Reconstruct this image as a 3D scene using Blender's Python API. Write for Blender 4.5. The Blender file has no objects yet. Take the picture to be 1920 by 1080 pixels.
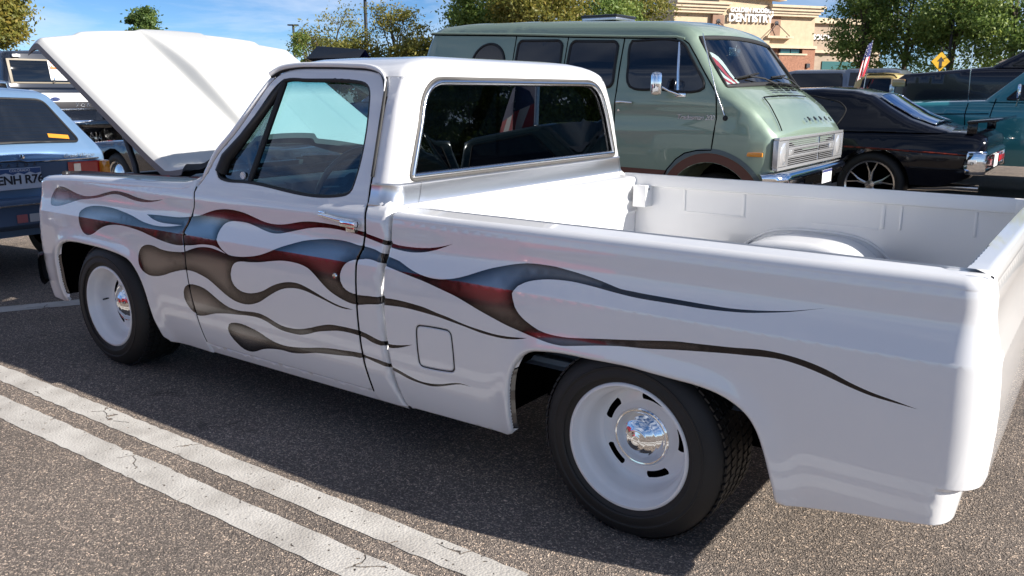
import bpy, bmesh, math, random
import numpy as np
from mathutils import Vector, Matrix
from mathutils.geometry import delaunay_2d_cdt

R = math.radians
scene = bpy.context.scene
COL = scene.collection
# ------------------------------------------------------------------ camera
cam_d = bpy.data.cameras.new('camera')
cam = bpy.data.objects.new('camera', cam_d)
COL.objects.link(cam)
scene.camera = cam
cam_d.sensor_width = 36.0
cam_d.lens = 1579.8 / 1920 * 36.0
cam_d.clip_start = 0.05
cam_d.clip_end = 3000
_rt = Vector((0.81353604, 0.58149983, 0.00413097)); _up = Vector((-0.13690026, 0.18461383, 0.9732297)); _fw = Vector((-0.56517027, 0.79232296, -0.22979748))
M3 = Matrix(((_rt.x, _up.x, -_fw.x), (_rt.y, _up.y, -_fw.y), (_rt.z, _up.z, -_fw.z)))
cam.matrix_world = Matrix.Translation((4.13417, -2.2356, 1.42995)) @ M3.to_4x4()
# ------------------------------------------------------------------ light
SUN = Vector((1.98, 0.37, 1.0)).normalized()          # towards the sun
world = bpy.data.worlds.new('World')
scene.world = world
world.use_nodes = True
wn = world.node_tree; wn.nodes.clear()
def wnode(t, **k):
    n = wn.nodes.new(t)
    for a, b in k.items(): setattr(n, a, b)
    return n
sky = wnode('ShaderNodeTexSky', sky_type='NISHITA')
sky.sun_disc = False
sky.sun_elevation = math.asin(SUN.z)
sky.sun_rotation = math.atan2(SUN.x, SUN.y)
sky.altitude = 2500; sky.air_density = 0.75; sky.dust_density = 0.0; sky.ozone_density = 4.0
tc = wnode('ShaderNodeTexCoord'); mp = wnode('ShaderNodeMapping'); mp.inputs['Scale'].default_value = (1.0, 1.0, 3.6)
mp.inputs['Rotation'].default_value = (R(6), R(-9), R(30))
nz = wnode('ShaderNodeTexNoise'); nz.inputs['Scale'].default_value = 3.2; nz.inputs['Detail'].default_value = 8; nz.inputs['Roughness'].default_value = 0.6
nz.inputs['Distortion'].default_value = 0.5
rp = wnode('ShaderNodeValToRGB'); rp.color_ramp.elements[0].position = 0.43; rp.color_ramp.elements[1].position = 0.72
rp.color_ramp.elements[1].color = (0.75, 0.75, 0.75, 1)
mx = wnode('ShaderNodeMix', data_type='RGBA'); mx.inputs['B'].default_value = (8.0, 8.4, 9.3, 1)
bg = wnode('ShaderNodeBackground'); bg.inputs['Strength'].default_value = 0.066
wo = wnode('ShaderNodeOutputWorld')
L = wn.links.new
L(tc.outputs['Generated'], mp.inputs['Vector']); L(mp.outputs['Vector'], nz.inputs['Vector']); L(nz.outputs['Fac'], rp.inputs['Fac'])
hs = wnode('ShaderNodeHueSaturation'); hs.inputs['Saturation'].default_value = 1.12; hs.inputs['Value'].default_value = 0.96
L(rp.outputs['Color'], mx.inputs['Factor']); L(sky.outputs['Color'], hs.inputs['Color']); L(hs.outputs['Color'], mx.inputs['A']); L(mx.outputs['Result'], bg.inputs['Color']); L(bg.outputs['Background'], wo.inputs['Surface'])
sun_d = bpy.data.lights.new('sun', 'SUN'); sun_d.energy = 4.6; sun_d.angle = R(0.53); sun_d.color = (1.0, 0.94, 0.86)
sun = bpy.data.objects.new('sun', sun_d); COL.objects.link(sun)
sun.rotation_euler = SUN.to_track_quat('Z', 'Y').to_euler(); sun.location = (10, 2, 12)
vs = scene.view_settings
vs.view_transform = 'Standard'; vs.look = 'None'; vs.exposure = 0.95; vs.gamma = 1.0; vs.use_curve_mapping = False
scene.cycles.max_bounces = 8; scene.cycles.transparent_max_bounces = 12; scene.cycles.glossy_bounces = 5
scene.cycles.caustics_reflective = False; scene.cycles.caustics_refractive = False
scene.cycles.sample_clamp_indirect = 6.0

# ------------------------------------------------------------------ materials
MATS = {}
def nodes_of(m):
    m.use_nodes = True
    return m.node_tree, m.node_tree.nodes['Principled BSDF']
def pm(name, col, rough=0.5, metal=0.0, coat=0.0, coat_r=0.03, spec=0.5, emit=None, em_s=0.0, noise=None, bump=None, alpha=None):
    """plain Principled material; noise=(scale, amount) varies the colour, bump=(scale, strength) the surface"""
    if name in MATS: return MATS[name]
    m = bpy.data.materials.new(name); nt, b = nodes_of(m)
    b.inputs['Base Color'].default_value = (*col, 1); b.inputs['Roughness'].default_value = rough; b.inputs['Metallic'].default_value = metal
    b.inputs['Coat Weight'].default_value = coat; b.inputs['Coat Roughness'].default_value = coat_r
    b.inputs['Specular IOR Level'].default_value = spec
    if emit: b.inputs['Emission Color'].default_value = (*emit, 1); b.inputs['Emission Strength'].default_value = em_s
    if noise:
        t = nt.nodes.new('ShaderNodeTexCoord'); n = nt.nodes.new('ShaderNodeTexNoise'); n.inputs['Scale'].default_value = noise[0]; n.inputs['Detail'].default_value = 5
        r = nt.nodes.new('ShaderNodeValToRGB'); a = noise[1]
        r.color_ramp.elements[0].color = (*[max(0, c * (1 - a)) for c in col], 1); r.color_ramp.elements[1].color = (*[min(1, c * (1 + a)) for c in col], 1)
        r.color_ramp.elements[0].position = 0.3; r.color_ramp.elements[1].position = 0.7
        nt.links.new(t.outputs['Object'], n.inputs['Vector']); nt.links.new(n.outputs['Fac'], r.inputs['Fac']); nt.links.new(r.outputs['Color'], b.inputs['Base Color'])
    if bump:
        t = nt.nodes.new('ShaderNodeTexCoord'); n = nt.nodes.new('ShaderNodeTexNoise'); n.inputs['Scale'].default_value = bump[0]; n.inputs['Detail'].default_value = 4
        bp = nt.nodes.new('ShaderNodeBump'); bp.inputs['Strength'].default_value = bump[1]; bp.inputs['Distance'].default_value = 0.01
        nt.links.new(t.outputs['Object'], n.inputs['Vector']); nt.links.new(n.outputs['Fac'], bp.inputs['Height']); nt.links.new(bp.outputs['Normal'], b.inputs['Normal'])
    MATS[name] = m
    return m
def glass(name, tint, refl=0.06, rough=0.0, top=None):
    """thin tinted pane: tinted see-through mixed with a Fresnel reflection; top=(colour, z0, z1) shade band"""
    m = bpy.data.materials.new(name); m.use_nodes = True; nt = m.node_tree; nt.nodes.clear()
    tr = nt.nodes.new('ShaderNodeBsdfTransparent'); tr.inputs['Color'].default_value = (*tint, 1)
    gl = nt.nodes.new('ShaderNodeBsdfGlossy'); gl.inputs['Roughness'].default_value = rough; gl.inputs['Color'].default_value = (0.95, 0.97, 1, 1)
    fr = nt.nodes.new('ShaderNodeLayerWeight'); fr.inputs['Blend'].default_value = 0.5
    pw = nt.nodes.new('ShaderNodeMath'); pw.operation = 'POWER'; pw.inputs[1].default_value = 4.5
    ad = nt.nodes.new('ShaderNodeMath'); ad.operation = 'ADD'; ad.inputs[1].default_value = 0.04 + refl; ad.use_clamp = True
    mi = nt.nodes.new('ShaderNodeMixShader'); o = nt.nodes.new('ShaderNodeOutputMaterial')
    if top:
        t = nt.nodes.new('ShaderNodeTexCoord'); s = nt.nodes.new('ShaderNodeSeparateXYZ'); r = nt.nodes.new('ShaderNodeMapRange')
        r.inputs['From Min'].default_value = top[1]; r.inputs['From Max'].default_value = top[2]
        x = nt.nodes.new('ShaderNodeMix'); x.data_type = 'RGBA'; x.inputs['A'].default_value = (*tint, 1); x.inputs['B'].default_value = (*top[0], 1)
        nt.links.new(t.outputs['Object'], s.inputs[0]); nt.links.new(s.outputs['Z'], r.inputs['Value']); nt.links.new(r.outputs['Result'], x.inputs['Factor']); nt.links.new(x.outputs['Result'], tr.inputs['Color'])
    L = nt.links.new
    L(fr.outputs['Facing'], pw.inputs[0]); L(pw.outputs[0], ad.inputs[0]); L(ad.outputs[0], mi.inputs[0]); L(tr.outputs[0], mi.inputs[1]); L(gl.outputs[0], mi.inputs[2]); L(mi.outputs[0], o.inputs[0])
    return m
def two_sided(name, col, back, rough=0.3, coat=1.0, bumpy=0.0, ior=1.5):
    """painted sheet metal whose inner face has another colour"""
    m = bpy.data.materials.new(name); nt, b = nodes_of(m)
    g = nt.nodes.new('ShaderNodeNewGeometry'); x = nt.nodes.new('ShaderNodeMix'); x.data_type = 'RGBA'
    x.inputs['A'].default_value = (*col, 1); x.inputs['B'].default_value = (*back, 1)
    nt.links.new(g.outputs['Backfacing'], x.inputs['Factor']); nt.links.new(x.outputs['Result'], b.inputs['Base Color'])
    b.inputs['Roughness'].default_value = rough; b.inputs['Coat Weight'].default_value = coat; b.inputs['Coat Roughness'].default_value = 0.02; b.inputs['Coat IOR'].default_value = ior
    if bumpy:
        t = nt.nodes.new('ShaderNodeTexCoord'); n = nt.nodes.new('ShaderNodeTexNoise'); n.inputs['Scale'].default_value = 3.5; n.inputs['Detail'].default_value = 2
        bp = nt.nodes.new('ShaderNodeBump'); bp.inputs['Strength'].default_value = bumpy; bp.inputs['Distance'].default_value = 0.02
        nt.links.new(t.outputs['Object'], n.inputs['Vector']); nt.links.new(n.outputs['Fac'], bp.inputs['Height'])
        nt.links.new(bp.outputs['Normal'], b.inputs['Normal']); nt.links.new(bp.outputs['Normal'], b.inputs['Coat Normal'])
    return m
M_WHITE = two_sided('white_car_paint', (0.80, 0.80, 0.80), (0.03, 0.03, 0.032), 0.32, 1.0, 0.015, 1.75)
M_WHITE1 = pm('white_enamel', (0.80, 0.80, 0.80), 0.34, coat=0.6)
M_CHROME = pm('chrome', (0.86, 0.87, 0.88), 0.06, 1.0)
M_CHROME2 = pm('dull_chrome', (0.72, 0.73, 0.74), 0.18, 1.0)
M_BRUSH = pm('brushed_aluminium', (0.74, 0.76, 0.79), 0.32, 1.0)
M_BLACK = pm('black_rubber', (0.012, 0.012, 0.013), 0.6)
M_DARK = pm('dark_interior', (0.025, 0.024, 0.024), 0.75)
M_SEAM = pm('panel_gap_black', (0.004, 0.004, 0.004), 1.0, spec=0.0)
M_WHEELWHITE = pm('white_wheel_paint', (0.84, 0.84, 0.84), 0.35, coat=0.4)
M_RED = pm('red_lens', (0.62, 0.015, 0.025), 0.12, coat=0.8)
M_AMBER = pm('amber_lens', (0.85, 0.30, 0.02), 0.12, coat=0.8)
M_LENS = pm('clear_lens', (0.75, 0.76, 0.78), 0.08, 0.55, coat=1.0)
M_WHITEPLAIN = pm('white_print', (0.8, 0.8, 0.8), 0.5)
M_INK = pm('black_print', (0.02, 0.02, 0.025), 0.6)
M_GL_DARK = pm('dark_window_glass', (0.006, 0.008, 0.011), 0.02, spec=0.8)
M_SILVER = pm('silver_paint', (0.42, 0.44, 0.47), 0.25, 0.6, coat=0.8)
M_STEEL = pm('dark_steel', (0.05, 0.05, 0.055), 0.45, 0.6)
def tyre_mat():
    m = bpy.data.materials.new('tyre_rubber'); nt, b = nodes_of(m)
    t = nt.nodes.new('ShaderNodeTexCoord'); n = nt.nodes.new('ShaderNodeTexNoise'); n.inputs['Scale'].default_value = 9; n.inputs['Detail'].default_value = 6
    r = nt.nodes.new('ShaderNodeValToRGB'); r.color_ramp.elements[0].color = (0.006, 0.0055, 0.005, 1); r.color_ramp.elements[1].color = (0.018, 0.016, 0.015, 1)
    nt.links.new(t.outputs['Object'], n.inputs['Vector']); nt.links.new(n.outputs['Fac'], r.inputs['Fac']); nt.links.new(r.outputs['Color'], b.inputs['Base Color'])
    b.inputs['Roughness'].default_value = 0.62
    return m
M_TYRE = tyre_mat()
def flame_mat(name, dark, light, rough=0.16, metal=0.85):
    m = bpy.data.materials.new(name); nt, b = nodes_of(m)
    a = nt.nodes.new('ShaderNodeAttribute'); a.attribute_name = 'fade'
    r = nt.nodes.new('ShaderNodeValToRGB'); r.color_ramp.elements[0].color = (*dark, 1); r.color_ramp.elements[1].color = (*light, 1); r.color_ramp.elements[1].position = 0.9
    t = nt.nodes.new('ShaderNodeTexCoord'); n = nt.nodes.new('ShaderNodeTexNoise'); n.inputs['Scale'].default_value = 4; n.inputs['Detail'].default_value = 3
    ma = nt.nodes.new('ShaderNodeMath'); ma.operation = 'MULTIPLY_ADD'; ma.inputs[1].default_value = 0.35; 
    sb = nt.nodes.new('ShaderNodeMath'); sb.operation = 'SUBTRACT'; sb.inputs[1].default_value = 0.17
    nt.links.new(t.outputs['Object'], n.inputs['Vector']); nt.links.new(n.outputs['Fac'], ma.inputs[0]); nt.links.new(a.outputs['Fac'], ma.inputs[2]); nt.links.new(ma.outputs[0], sb.inputs[0]); nt.links.new(sb.outputs[0], r.inputs['Fac'])
    nt.links.new(r.outputs['Color'], b.inputs['Base Color'])
    b.inputs['Metallic'].default_value = metal; b.inputs['Roughness'].default_value = rough; b.inputs['Coat Weight'].default_value = 0.6; b.inputs['Coat Roughness'].default_value = 0.03
    return m
M_FLAME = flame_mat('airbrushed_flame', (0.022, 0.020, 0.022), (0.25, 0.237, 0.24), 0.17, 0.9)
M_GHOST = flame_mat('ghost_flame', (0.15, 0.145, 0.15), (0.50, 0.49, 0.49), 0.2, 0.6)

# ------------------------------------------------------------------ object helpers
def tag(o, label, cat, group=None):
    o['label'] = label; o['category'] = cat
    if group: o['group'] = group
    return o
def struct(o):
    o['kind'] = 'structure'; return o
def thing(name, label, cat, loc=(0, 0, 0), rotz=0.0, group=None):
    o = bpy.data.objects.new(name, None); COL.objects.link(o)
    o.empty_display_size = 0.2
    o.location = loc; o.rotation_euler = (0, 0, rotz)
    return tag(o, label, cat, group)
def ob(name, verts, faces, mats, parent=None, smooth=45, origin=None, mi=None, label=None):
    """one mesh object; world-space verts are moved to the parent's frame when origin is given"""
    me = bpy.data.meshes.new(name)
    if origin is not None:
        ox, oy, oz = origin
        verts = [(v[0] - ox, v[1] - oy, v[2] - oz) for v in verts]
    me.from_pydata([tuple(map(float, v)) for v in verts], [], faces)
    if not isinstance(mats, (list, tuple)): mats = [mats]
    for m in mats: me.materials.append(m)
    if mi is not None: me.polygons.foreach_set('material_index', mi)
    if smooth is not None:
        me.shade_smooth()
        if smooth < 180: me.set_sharp_from_angle(angle=R(smooth))
    me.update()
    o = bpy.data.objects.new(name, me); COL.objects.link(o)
    if parent is not None: o.parent = parent
    if label: o['label'] = label
    return o
class MB:
    """mesh collector"""
    def __init__(s): s.v = []; s.f = []; s.m = []
    def add(s, v, f, m=0):
        b = len(s.v); s.v += [tuple(p) for p in v]; s.f += [tuple(i + b for i in q) for q in f]; s.m += [m] * len(f); return s
    def box(s, c, d, rot=None, m=0, bevel=0.0):
        bm = bmesh.new(); bmesh.ops.create_cube(bm, size=1.0)
        for v in bm.verts: v.co = Vector((v.co.x * d[0], v.co.y * d[1], v.co.z * d[2]))
        if bevel: bmesh.ops.bevel(bm, geom=bm.edges[:], offset=bevel, segments=2, affect='EDGES', profile=0.6)
        if rot is not None: bm.transform(rot.to_4x4())
        bm.verts.index_update()
        s.add([v.co + Vector(c) for v in bm.verts], [[v.index for v in f.verts] for f in bm.faces], m); bm.free(); return s
    def tube(s, pts, rad, n=8, m=0, closed=False, cap=True):
        pts = [Vector(p) for p in pts]; N = len(pts); rads = rad if isinstance(rad, (list, tuple)) else [rad] * N
        vs = []; fs = []; up = None
        for i, p in enumerate(pts):
            a = pts[(i - 1) % N] if (closed or i > 0) else p; b = pts[(i + 1) % N] if (closed or i < N - 1) else p
            t = (b - a).normalized()
            if up is None: up = Vector((0, 0, 1)) if abs(t.z) < 0.9 else Vector((1, 0, 0))
            u = (up - t * up.dot(t))
            if u.length < 1e-5: u = Vector((1, 0.3, 0.2)) - t * Vector((1, 0.3, 0.2)).dot(t)
            u.normalize(); w = t.cross(u); up = u
            for k in range(n):
                an = 2 * math.pi * k / n; vs.append(p + (u * math.cos(an) + w * math.sin(an)) * rads[i])
        for i in range(N if closed else N - 1):
            j = (i + 1) % N
            for k in range(n): k2 = (k + 1) % n; fs.append((i * n + k, i * n + k2, j * n + k2, j * n + k))
        if cap and not closed: fs.append(tuple(range(n))[::-1]); fs.append(tuple(range((N - 1) * n, N * n)))
        return s.add(vs, fs, m)
    def lathe(s, profile, c, axis='y', n=48, m=0, a0=0.0, a1=2 * math.pi, closed=False):
        """profile: (offset along the axis, radius)"""
        vs = []; fs = []; full = abs(a1 - a0 - 2 * math.pi) < 1e-6; N = n if full else n + 1; P = len(profile)
        for i in range(N):
            a = a0 + (a1 - a0) * i / n; ca, sa = math.cos(a), math.sin(a)
            for (h, r) in profile:
                if axis == 'y': vs.append((c[0] + r * ca, c[1] + h, c[2] + r * sa))
                elif axis == 'x': vs.append((c[0] + h, c[1] + r * ca, c[2] + r * sa))
                else: vs.append((c[0] + r * ca, c[1] + r * sa, c[2] + h))
        for i in range(n):
            j = (i + 1) % N
            for k in range(P if closed else P - 1):
                k2 = (k + 1) % P
                fs.append((i * P + k, j * P + k, j * P + k2, i * P + k2))
        return s.add(vs, fs, m)
    def grid(s, rows, m=0, closed=False):
        """rows: equal-length lists of points"""
        b = []; n = len(rows[0])
        for r in rows: b += r
        fs = []
        for i in range(len(rows) - 1):
            for k in range(n if closed else n - 1):
                k2 = (k + 1) % n; fs.append((i * n + k, i * n + k2, (i + 1) * n + k2, (i + 1) * n + k))
        return s.add(b, fs, m)
    def prism(s, poly, fn, h0, h1, m=0):
        """poly 2-D, fn(u, v, h) -> point"""
        n = len(poly); v = [fn(a, b, h0) for a, b in poly] + [fn(a, b, h1) for a, b in poly]
        f = [tuple(range(n)), tuple(range(n, 2 * n))[::-1]] + [(i, i + n, (i + 1) % n + n, (i + 1) % n) for i in range(n)]
        return s.add(v, f, m)
    def build(s, name, mats, parent=None, smooth=45, origin=None, label=None, fix=True):
        o = ob(name, s.v, s.f, mats, parent, smooth, origin, s.m, label)
        if fix:
            bm = bmesh.new(); bm.from_mesh(o.data); bmesh.ops.recalc_face_normals(bm, faces=bm.faces); bm.to_mesh(o.data); bm.free()
            if smooth is not None and smooth < 180: o.data.set_sharp_from_angle(angle=R(smooth))
        return o
def text_mesh(txt, size, spacing=1.0, extrude=0.0, bold=0.0, shear=0.0):
    c = bpy.data.curves.new('lettering', 'FONT'); c.body = txt; c.size = size; c.align_x = 'CENTER'; c.align_y = 'CENTER'
    c.space_character = spacing; c.extrude = extrude; c.offset = bold; c.resolution_u = 3; c.shear = shear
    o = bpy.data.objects.new('lettering', c); COL.objects.link(o)
    dg = bpy.context.evaluated_depsgraph_get(); me = bpy.data.meshes.new_from_object(o.evaluated_get(dg))
    bpy.data.objects.remove(o); bpy.data.curves.remove(c)
    return me
def lettering(name, txt, size, pos, right, up, mat, parent, origin=None, **k):
    """flat or raised letters centred on pos"""
    me = text_mesh(txt, size, **k); me.materials.clear(); me.materials.append(mat); me.name = name
    r = Vector(right).normalized(); u = Vector(up); u = (u - r * u.dot(r)).normalized(); n = r.cross(u)
    p = Vector(pos) - (Vector(origin) if origin is not None else Vector())
    me.transform(Matrix(((r.x, u.x, n.x, p.x), (r.y, u.y, n.y, p.y), (r.z, u.z, n.z, p.z), (0, 0, 0, 1))))
    o = bpy.data.objects.new(name, me); COL.objects.link(o); o.parent = parent
    return o
def copy_tree(o, parent=None):
    c = o.copy(); COL.objects.link(c); c.parent = parent
    for ch in o.children: copy_tree(ch, c)
    return c
def interp(z, pts):
    return np.interp(z, [a for a, _ in pts], [b for _, b in pts])
def catmull(pts, step=0.02, closed=False, sharp=60):
    """smooth polyline through traced points, keeping corners sharper than `sharp` degrees"""
    P = [np.array(p, float) for p in pts]; n = len(P); out = []
    def tan(i):
        a, b, c = P[(i - 1) % n], P[i], P[(i + 1) % n]
        if not closed and (i == 0 or i == n - 1): return None
        u, v = b - a, c - b; lu, lv = np.linalg.norm(u), np.linalg.norm(v)
        if lu < 1e-9 or lv < 1e-9: return None
        if math.degrees(math.acos(np.clip(u @ v / lu / lv, -1, 1))) > sharp: return None
        t = u / lu + v / lv; return t / (np.linalg.norm(t) + 1e-12)
    for i in range(n if closed else n - 1):
        a, b = P[i], P[(i + 1) % n]; d = np.linalg.norm(b - a)
        if d < 1e-9: continue
        ta, tb = tan(i), tan((i + 1) % n); ch = (b - a) / d
        ta = ch if ta is None else ta; tb = ch if tb is None else tb
        k = max(1, int(round(d / step)))
        for j in range(k):
            t = j / k; h = (2*t**3-3*t**2+1, t**3-2*t**2+t, -2*t**3+3*t**2, t**3-t**2)
            out.append(tuple(h[0]*a + h[1]*d*ta + h[2]*b + h[3]*d*tb))
    if not closed: out.append(tuple(P[-1]))
    return out
def resample(poly, step, closed=True):
    out = []; n = len(poly)
    for i in range(n if closed else n - 1):
        a, b = np.array(poly[i], float), np.array(poly[(i + 1) % n], float); d = np.linalg.norm(b - a)
        if d < 1e-7: continue
        k = max(1, int(math.ceil(d / step - 1e-6)))
        for j in range(k): out.append(tuple(a + (b - a) * j / k))
    if not closed: out.append(tuple(poly[-1]))
    return out
def seg_dist(p, poly, closed=True):
    """distance of points p (n,2) to a polyline"""
    p = np.asarray(p, float); q = np.asarray(poly, float); a = q if closed else q[:-1]; b = np.roll(q, -1, 0) if closed else q[1:]
    best = np.full(len(p), 1e9)
    for s in range(0, len(p), 4000):
        x = p[s:s + 4000, None, :]; d = b - a; l2 = (d * d).sum(1) + 1e-12
        t = np.clip(((x - a) * d).sum(2) / l2, 0, 1); r = x - (a + t[..., None] * d)
        best[s:s + 4000] = np.sqrt((r * r).sum(2)).min(1)
    return best
def inside(p, poly):
    p = np.asarray(p, float); q = np.asarray(poly, float); x, y = p[:, 0], p[:, 1]; c = np.zeros(len(p), bool); j = len(q) - 1
    for i in range(len(q)):
        xi, yi = q[i]; xj, yj = q[j]
        m = ((yi > y) != (yj > y)) & (x < (xj - xi) * (y - yi) / (yj - yi + 1e-15) + xi)
        c ^= m; j = i
    return c
def offset_points(poly, d):
    """points moved inwards from a closed outline"""
    q = np.asarray(poly, float); a = np.roll(q, 1, 0); b = np.roll(q, -1, 0); t = b - a; t /= (np.linalg.norm(t, axis=1)[:, None] + 1e-12)
    n = np.stack([-t[:, 1], t[:, 0]], 1); area = 0.5 * np.sum(q[:, 0] * np.roll(q[:, 1], -1) - np.roll(q[:, 0], -1) * q[:, 1])
    if area < 0: n = -n
    p = q + n * d
    ok = (inside(p, q) if d > 0 else ~inside(p, q)) & (seg_dist(p, q) > abs(d) * 0.9)
    return p[ok]
def triangulate(outline, holes=(), lines=(), points=()):
    """constrained Delaunay inside outline minus holes -> (verts2d, tris)"""
    V = []; E = []
    def loop(p, closed=True):
        b = len(V); V.extend(Vector((float(x), float(y))) for x, y in p); n = len(p)
        E.extend((b + i, b + (i + 1) % n) for i in range(n if closed else n - 1))
    loop(outline)
    for h in holes: loop(h)
    for l in lines: loop(l, False)
    V.extend(Vector((float(x), float(y))) for x, y in points)
    v, e, f, *_ = delaunay_2d_cdt(V, E, [], 0, 1e-5)
    v = np.array([(a.x, a.y) for a in v]); f = np.array([t for t in f if len(t) == 3])
    c = v[f].mean(1); ok = inside(c, outline)
    for h in holes: ok &= ~inside(c, h)
    f = f[ok]
    used = np.unique(f); mp_ = -np.ones(len(v), int); mp_[used] = np.arange(len(used))
    return v[used], mp_[f]
def sheet(name, outline, F, mats, parent, origin, holes=(), lines=(), grid=(0.05, 0.03), round_r=0.006, lip=0.02, lipdir=None, flames=(), extra=(), flare=None, fade_w=0.055, soft=True):
    """pressed-metal panel: outline in a 2-D parameter space, F(points, edge distance) -> 3-D, shading normals taken from F itself"""
    outline = [tuple(p) for p in outline]; o = np.array(outline)
    gx = np.arange(o[:, 0].min(), o[:, 0].max(), grid[0]); gz = np.arange(o[:, 1].min(), o[:, 1].max(), grid[1])
    g = np.stack(np.meshgrid(gx, gz), -1).reshape(-1, 2); g[:, 0] += ((np.round((g[:, 1] - o[:, 1].min()) / grid[1])).astype(int) % 2) * grid[0] * 0.5
    allb = [outline] + [list(h) for h in holes]
    def edge(p):
        d = seg_dist(p, allb[0])
        for h in allb[1:]: d = np.minimum(d, seg_dist(p, h))
        return d
    ok = inside(g, outline)
    for h in holes: ok &= ~inside(g, h)
    g = g[ok]; g = g[edge(g) > max(round_r * 1.5, 0.012)]
    pts = [g]
    if round_r > 0:
        for k in (0.25, 0.6, 1.0):
            pts.append(offset_points(outline, round_r * k))
            for h in holes: pts.append(offset_points(h, -round_r * k))
    for e_ in extra: pts.append(np.asarray(e_, float))
    fl = []; flines = list(lines)
    for (poly, mi_) in flames:
        flines.append(list(poly) + [poly[0]]); fl.append((poly, mi_))
        q = offset_points(poly, 0.012)
        if len(q): pts.append(q)
    P = np.concatenate(pts)
    for (poly, _) in fl:
        pass
    v, f = triangulate(outline, holes, flines, P)
    cen = v[f].mean(1)
    def surf(p, near=None):
        e_ = np.full(len(p), 9.0)
        if round_r > 0:
            if near is None: near = np.ones(len(p), bool)
            if near.any(): e_[near] = edge(p[near])
        return F(p, e_)
    X = surf(v)
    nearv = edge(v) < round_r * 1.3 + 0.004
    lp = v[f]; c3 = cen[:, None, :]; nr_ = np.repeat(nearv[f].any(1), 3)
    q = (lp + 0.03 * (c3 - lp)).reshape(-1, 2); h = 4e-4
    sq = surf(q, nr_); n = np.cross(surf(q + [h, 0], nr_) - sq, surf(q + [0, h], nr_) - sq); n /= (np.linalg.norm(n, axis=1)[:, None] + 1e-15)
    # orientation: triangles follow the normal
    tri = X[f]; fnorm = np.cross(tri[:, 1] - tri[:, 0], tri[:, 2] - tri[:, 0]); nn = n.reshape(-1, 3, 3).mean(1)
    flip = (fnorm * nn).sum(1) < 0
    f[flip] = f[flip][:, ::-1]; n3 = n.reshape(-1, 3, 3); n3[flip] = n3[flip][:, ::-1]
    mi = np.zeros(len(f), int)
    for poly, m_ in fl: mi[inside(cen, poly)] = m_
    faces = [tuple(int(i) for i in t) for t in f]; verts = [tuple(p) for p in X]; nors = [tuple(a) for a in n3.reshape(-1, 3)]
    mil = list(mi)
    if lip > 0:
        # turned-in edge along every boundary
        from collections import Counter
        ec = Counter()
        for t in faces:
            for a, b in ((t[0], t[1]), (t[1], t[2]), (t[2], t[0])): ec[(min(a, b), max(a, b))] += 1
        low = {}
        vn = {}
        for t, nr in zip(faces, n3):
            for i, a in zip(t, nr): vn[i] = vn.get(i, 0) + a
        for t in list(faces):
            for a, b in ((t[0], t[1]), (t[1], t[2]), (t[2], t[0])):
                if ec[(min(a, b), max(a, b))] == 1:
                    for i in (a, b):
                        if i not in low:
                            nv = vn[i] / (np.linalg.norm(vn[i]) + 1e-12)
                            if lipdir is not None: nv = -np.array(lipdir, float)
                            low[i] = len(verts); verts.append(tuple(np.array(verts[i]) - nv * lip))
                    q4 = (b, a, low[a], low[b]); A = [np.array(verts[i]) for i in q4]
                    fnn = np.cross(A[1] - A[0], A[2] - A[0]); fnn = fnn / (np.linalg.norm(fnn) + 1e-12)
                    faces.append(q4); nors += [tuple(fnn)] * 4; mil.append(0)
    ob_ = ob(name, verts, faces, mats, parent, None, origin, mil)
    me = ob_.data; me.shade_smooth(); me.normals_split_custom_set(nors)
    if fl:
        fd = np.zeros(len(verts))
        ww = np.full(len(v), 0.0)
        for poly, _ in fl:
            d = seg_dist(v, poly); ins = inside(v, poly) | (d < 1e-4)
            ww = np.where(ins, np.maximum(ww, np.clip(d / fade_w, 0, 1)), ww)
        fd[:len(v)] = ww
        at = me.attributes.new('fade', 'FLOAT', 'POINT'); at.data.foreach_set('value', fd)
    return ob_
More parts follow.
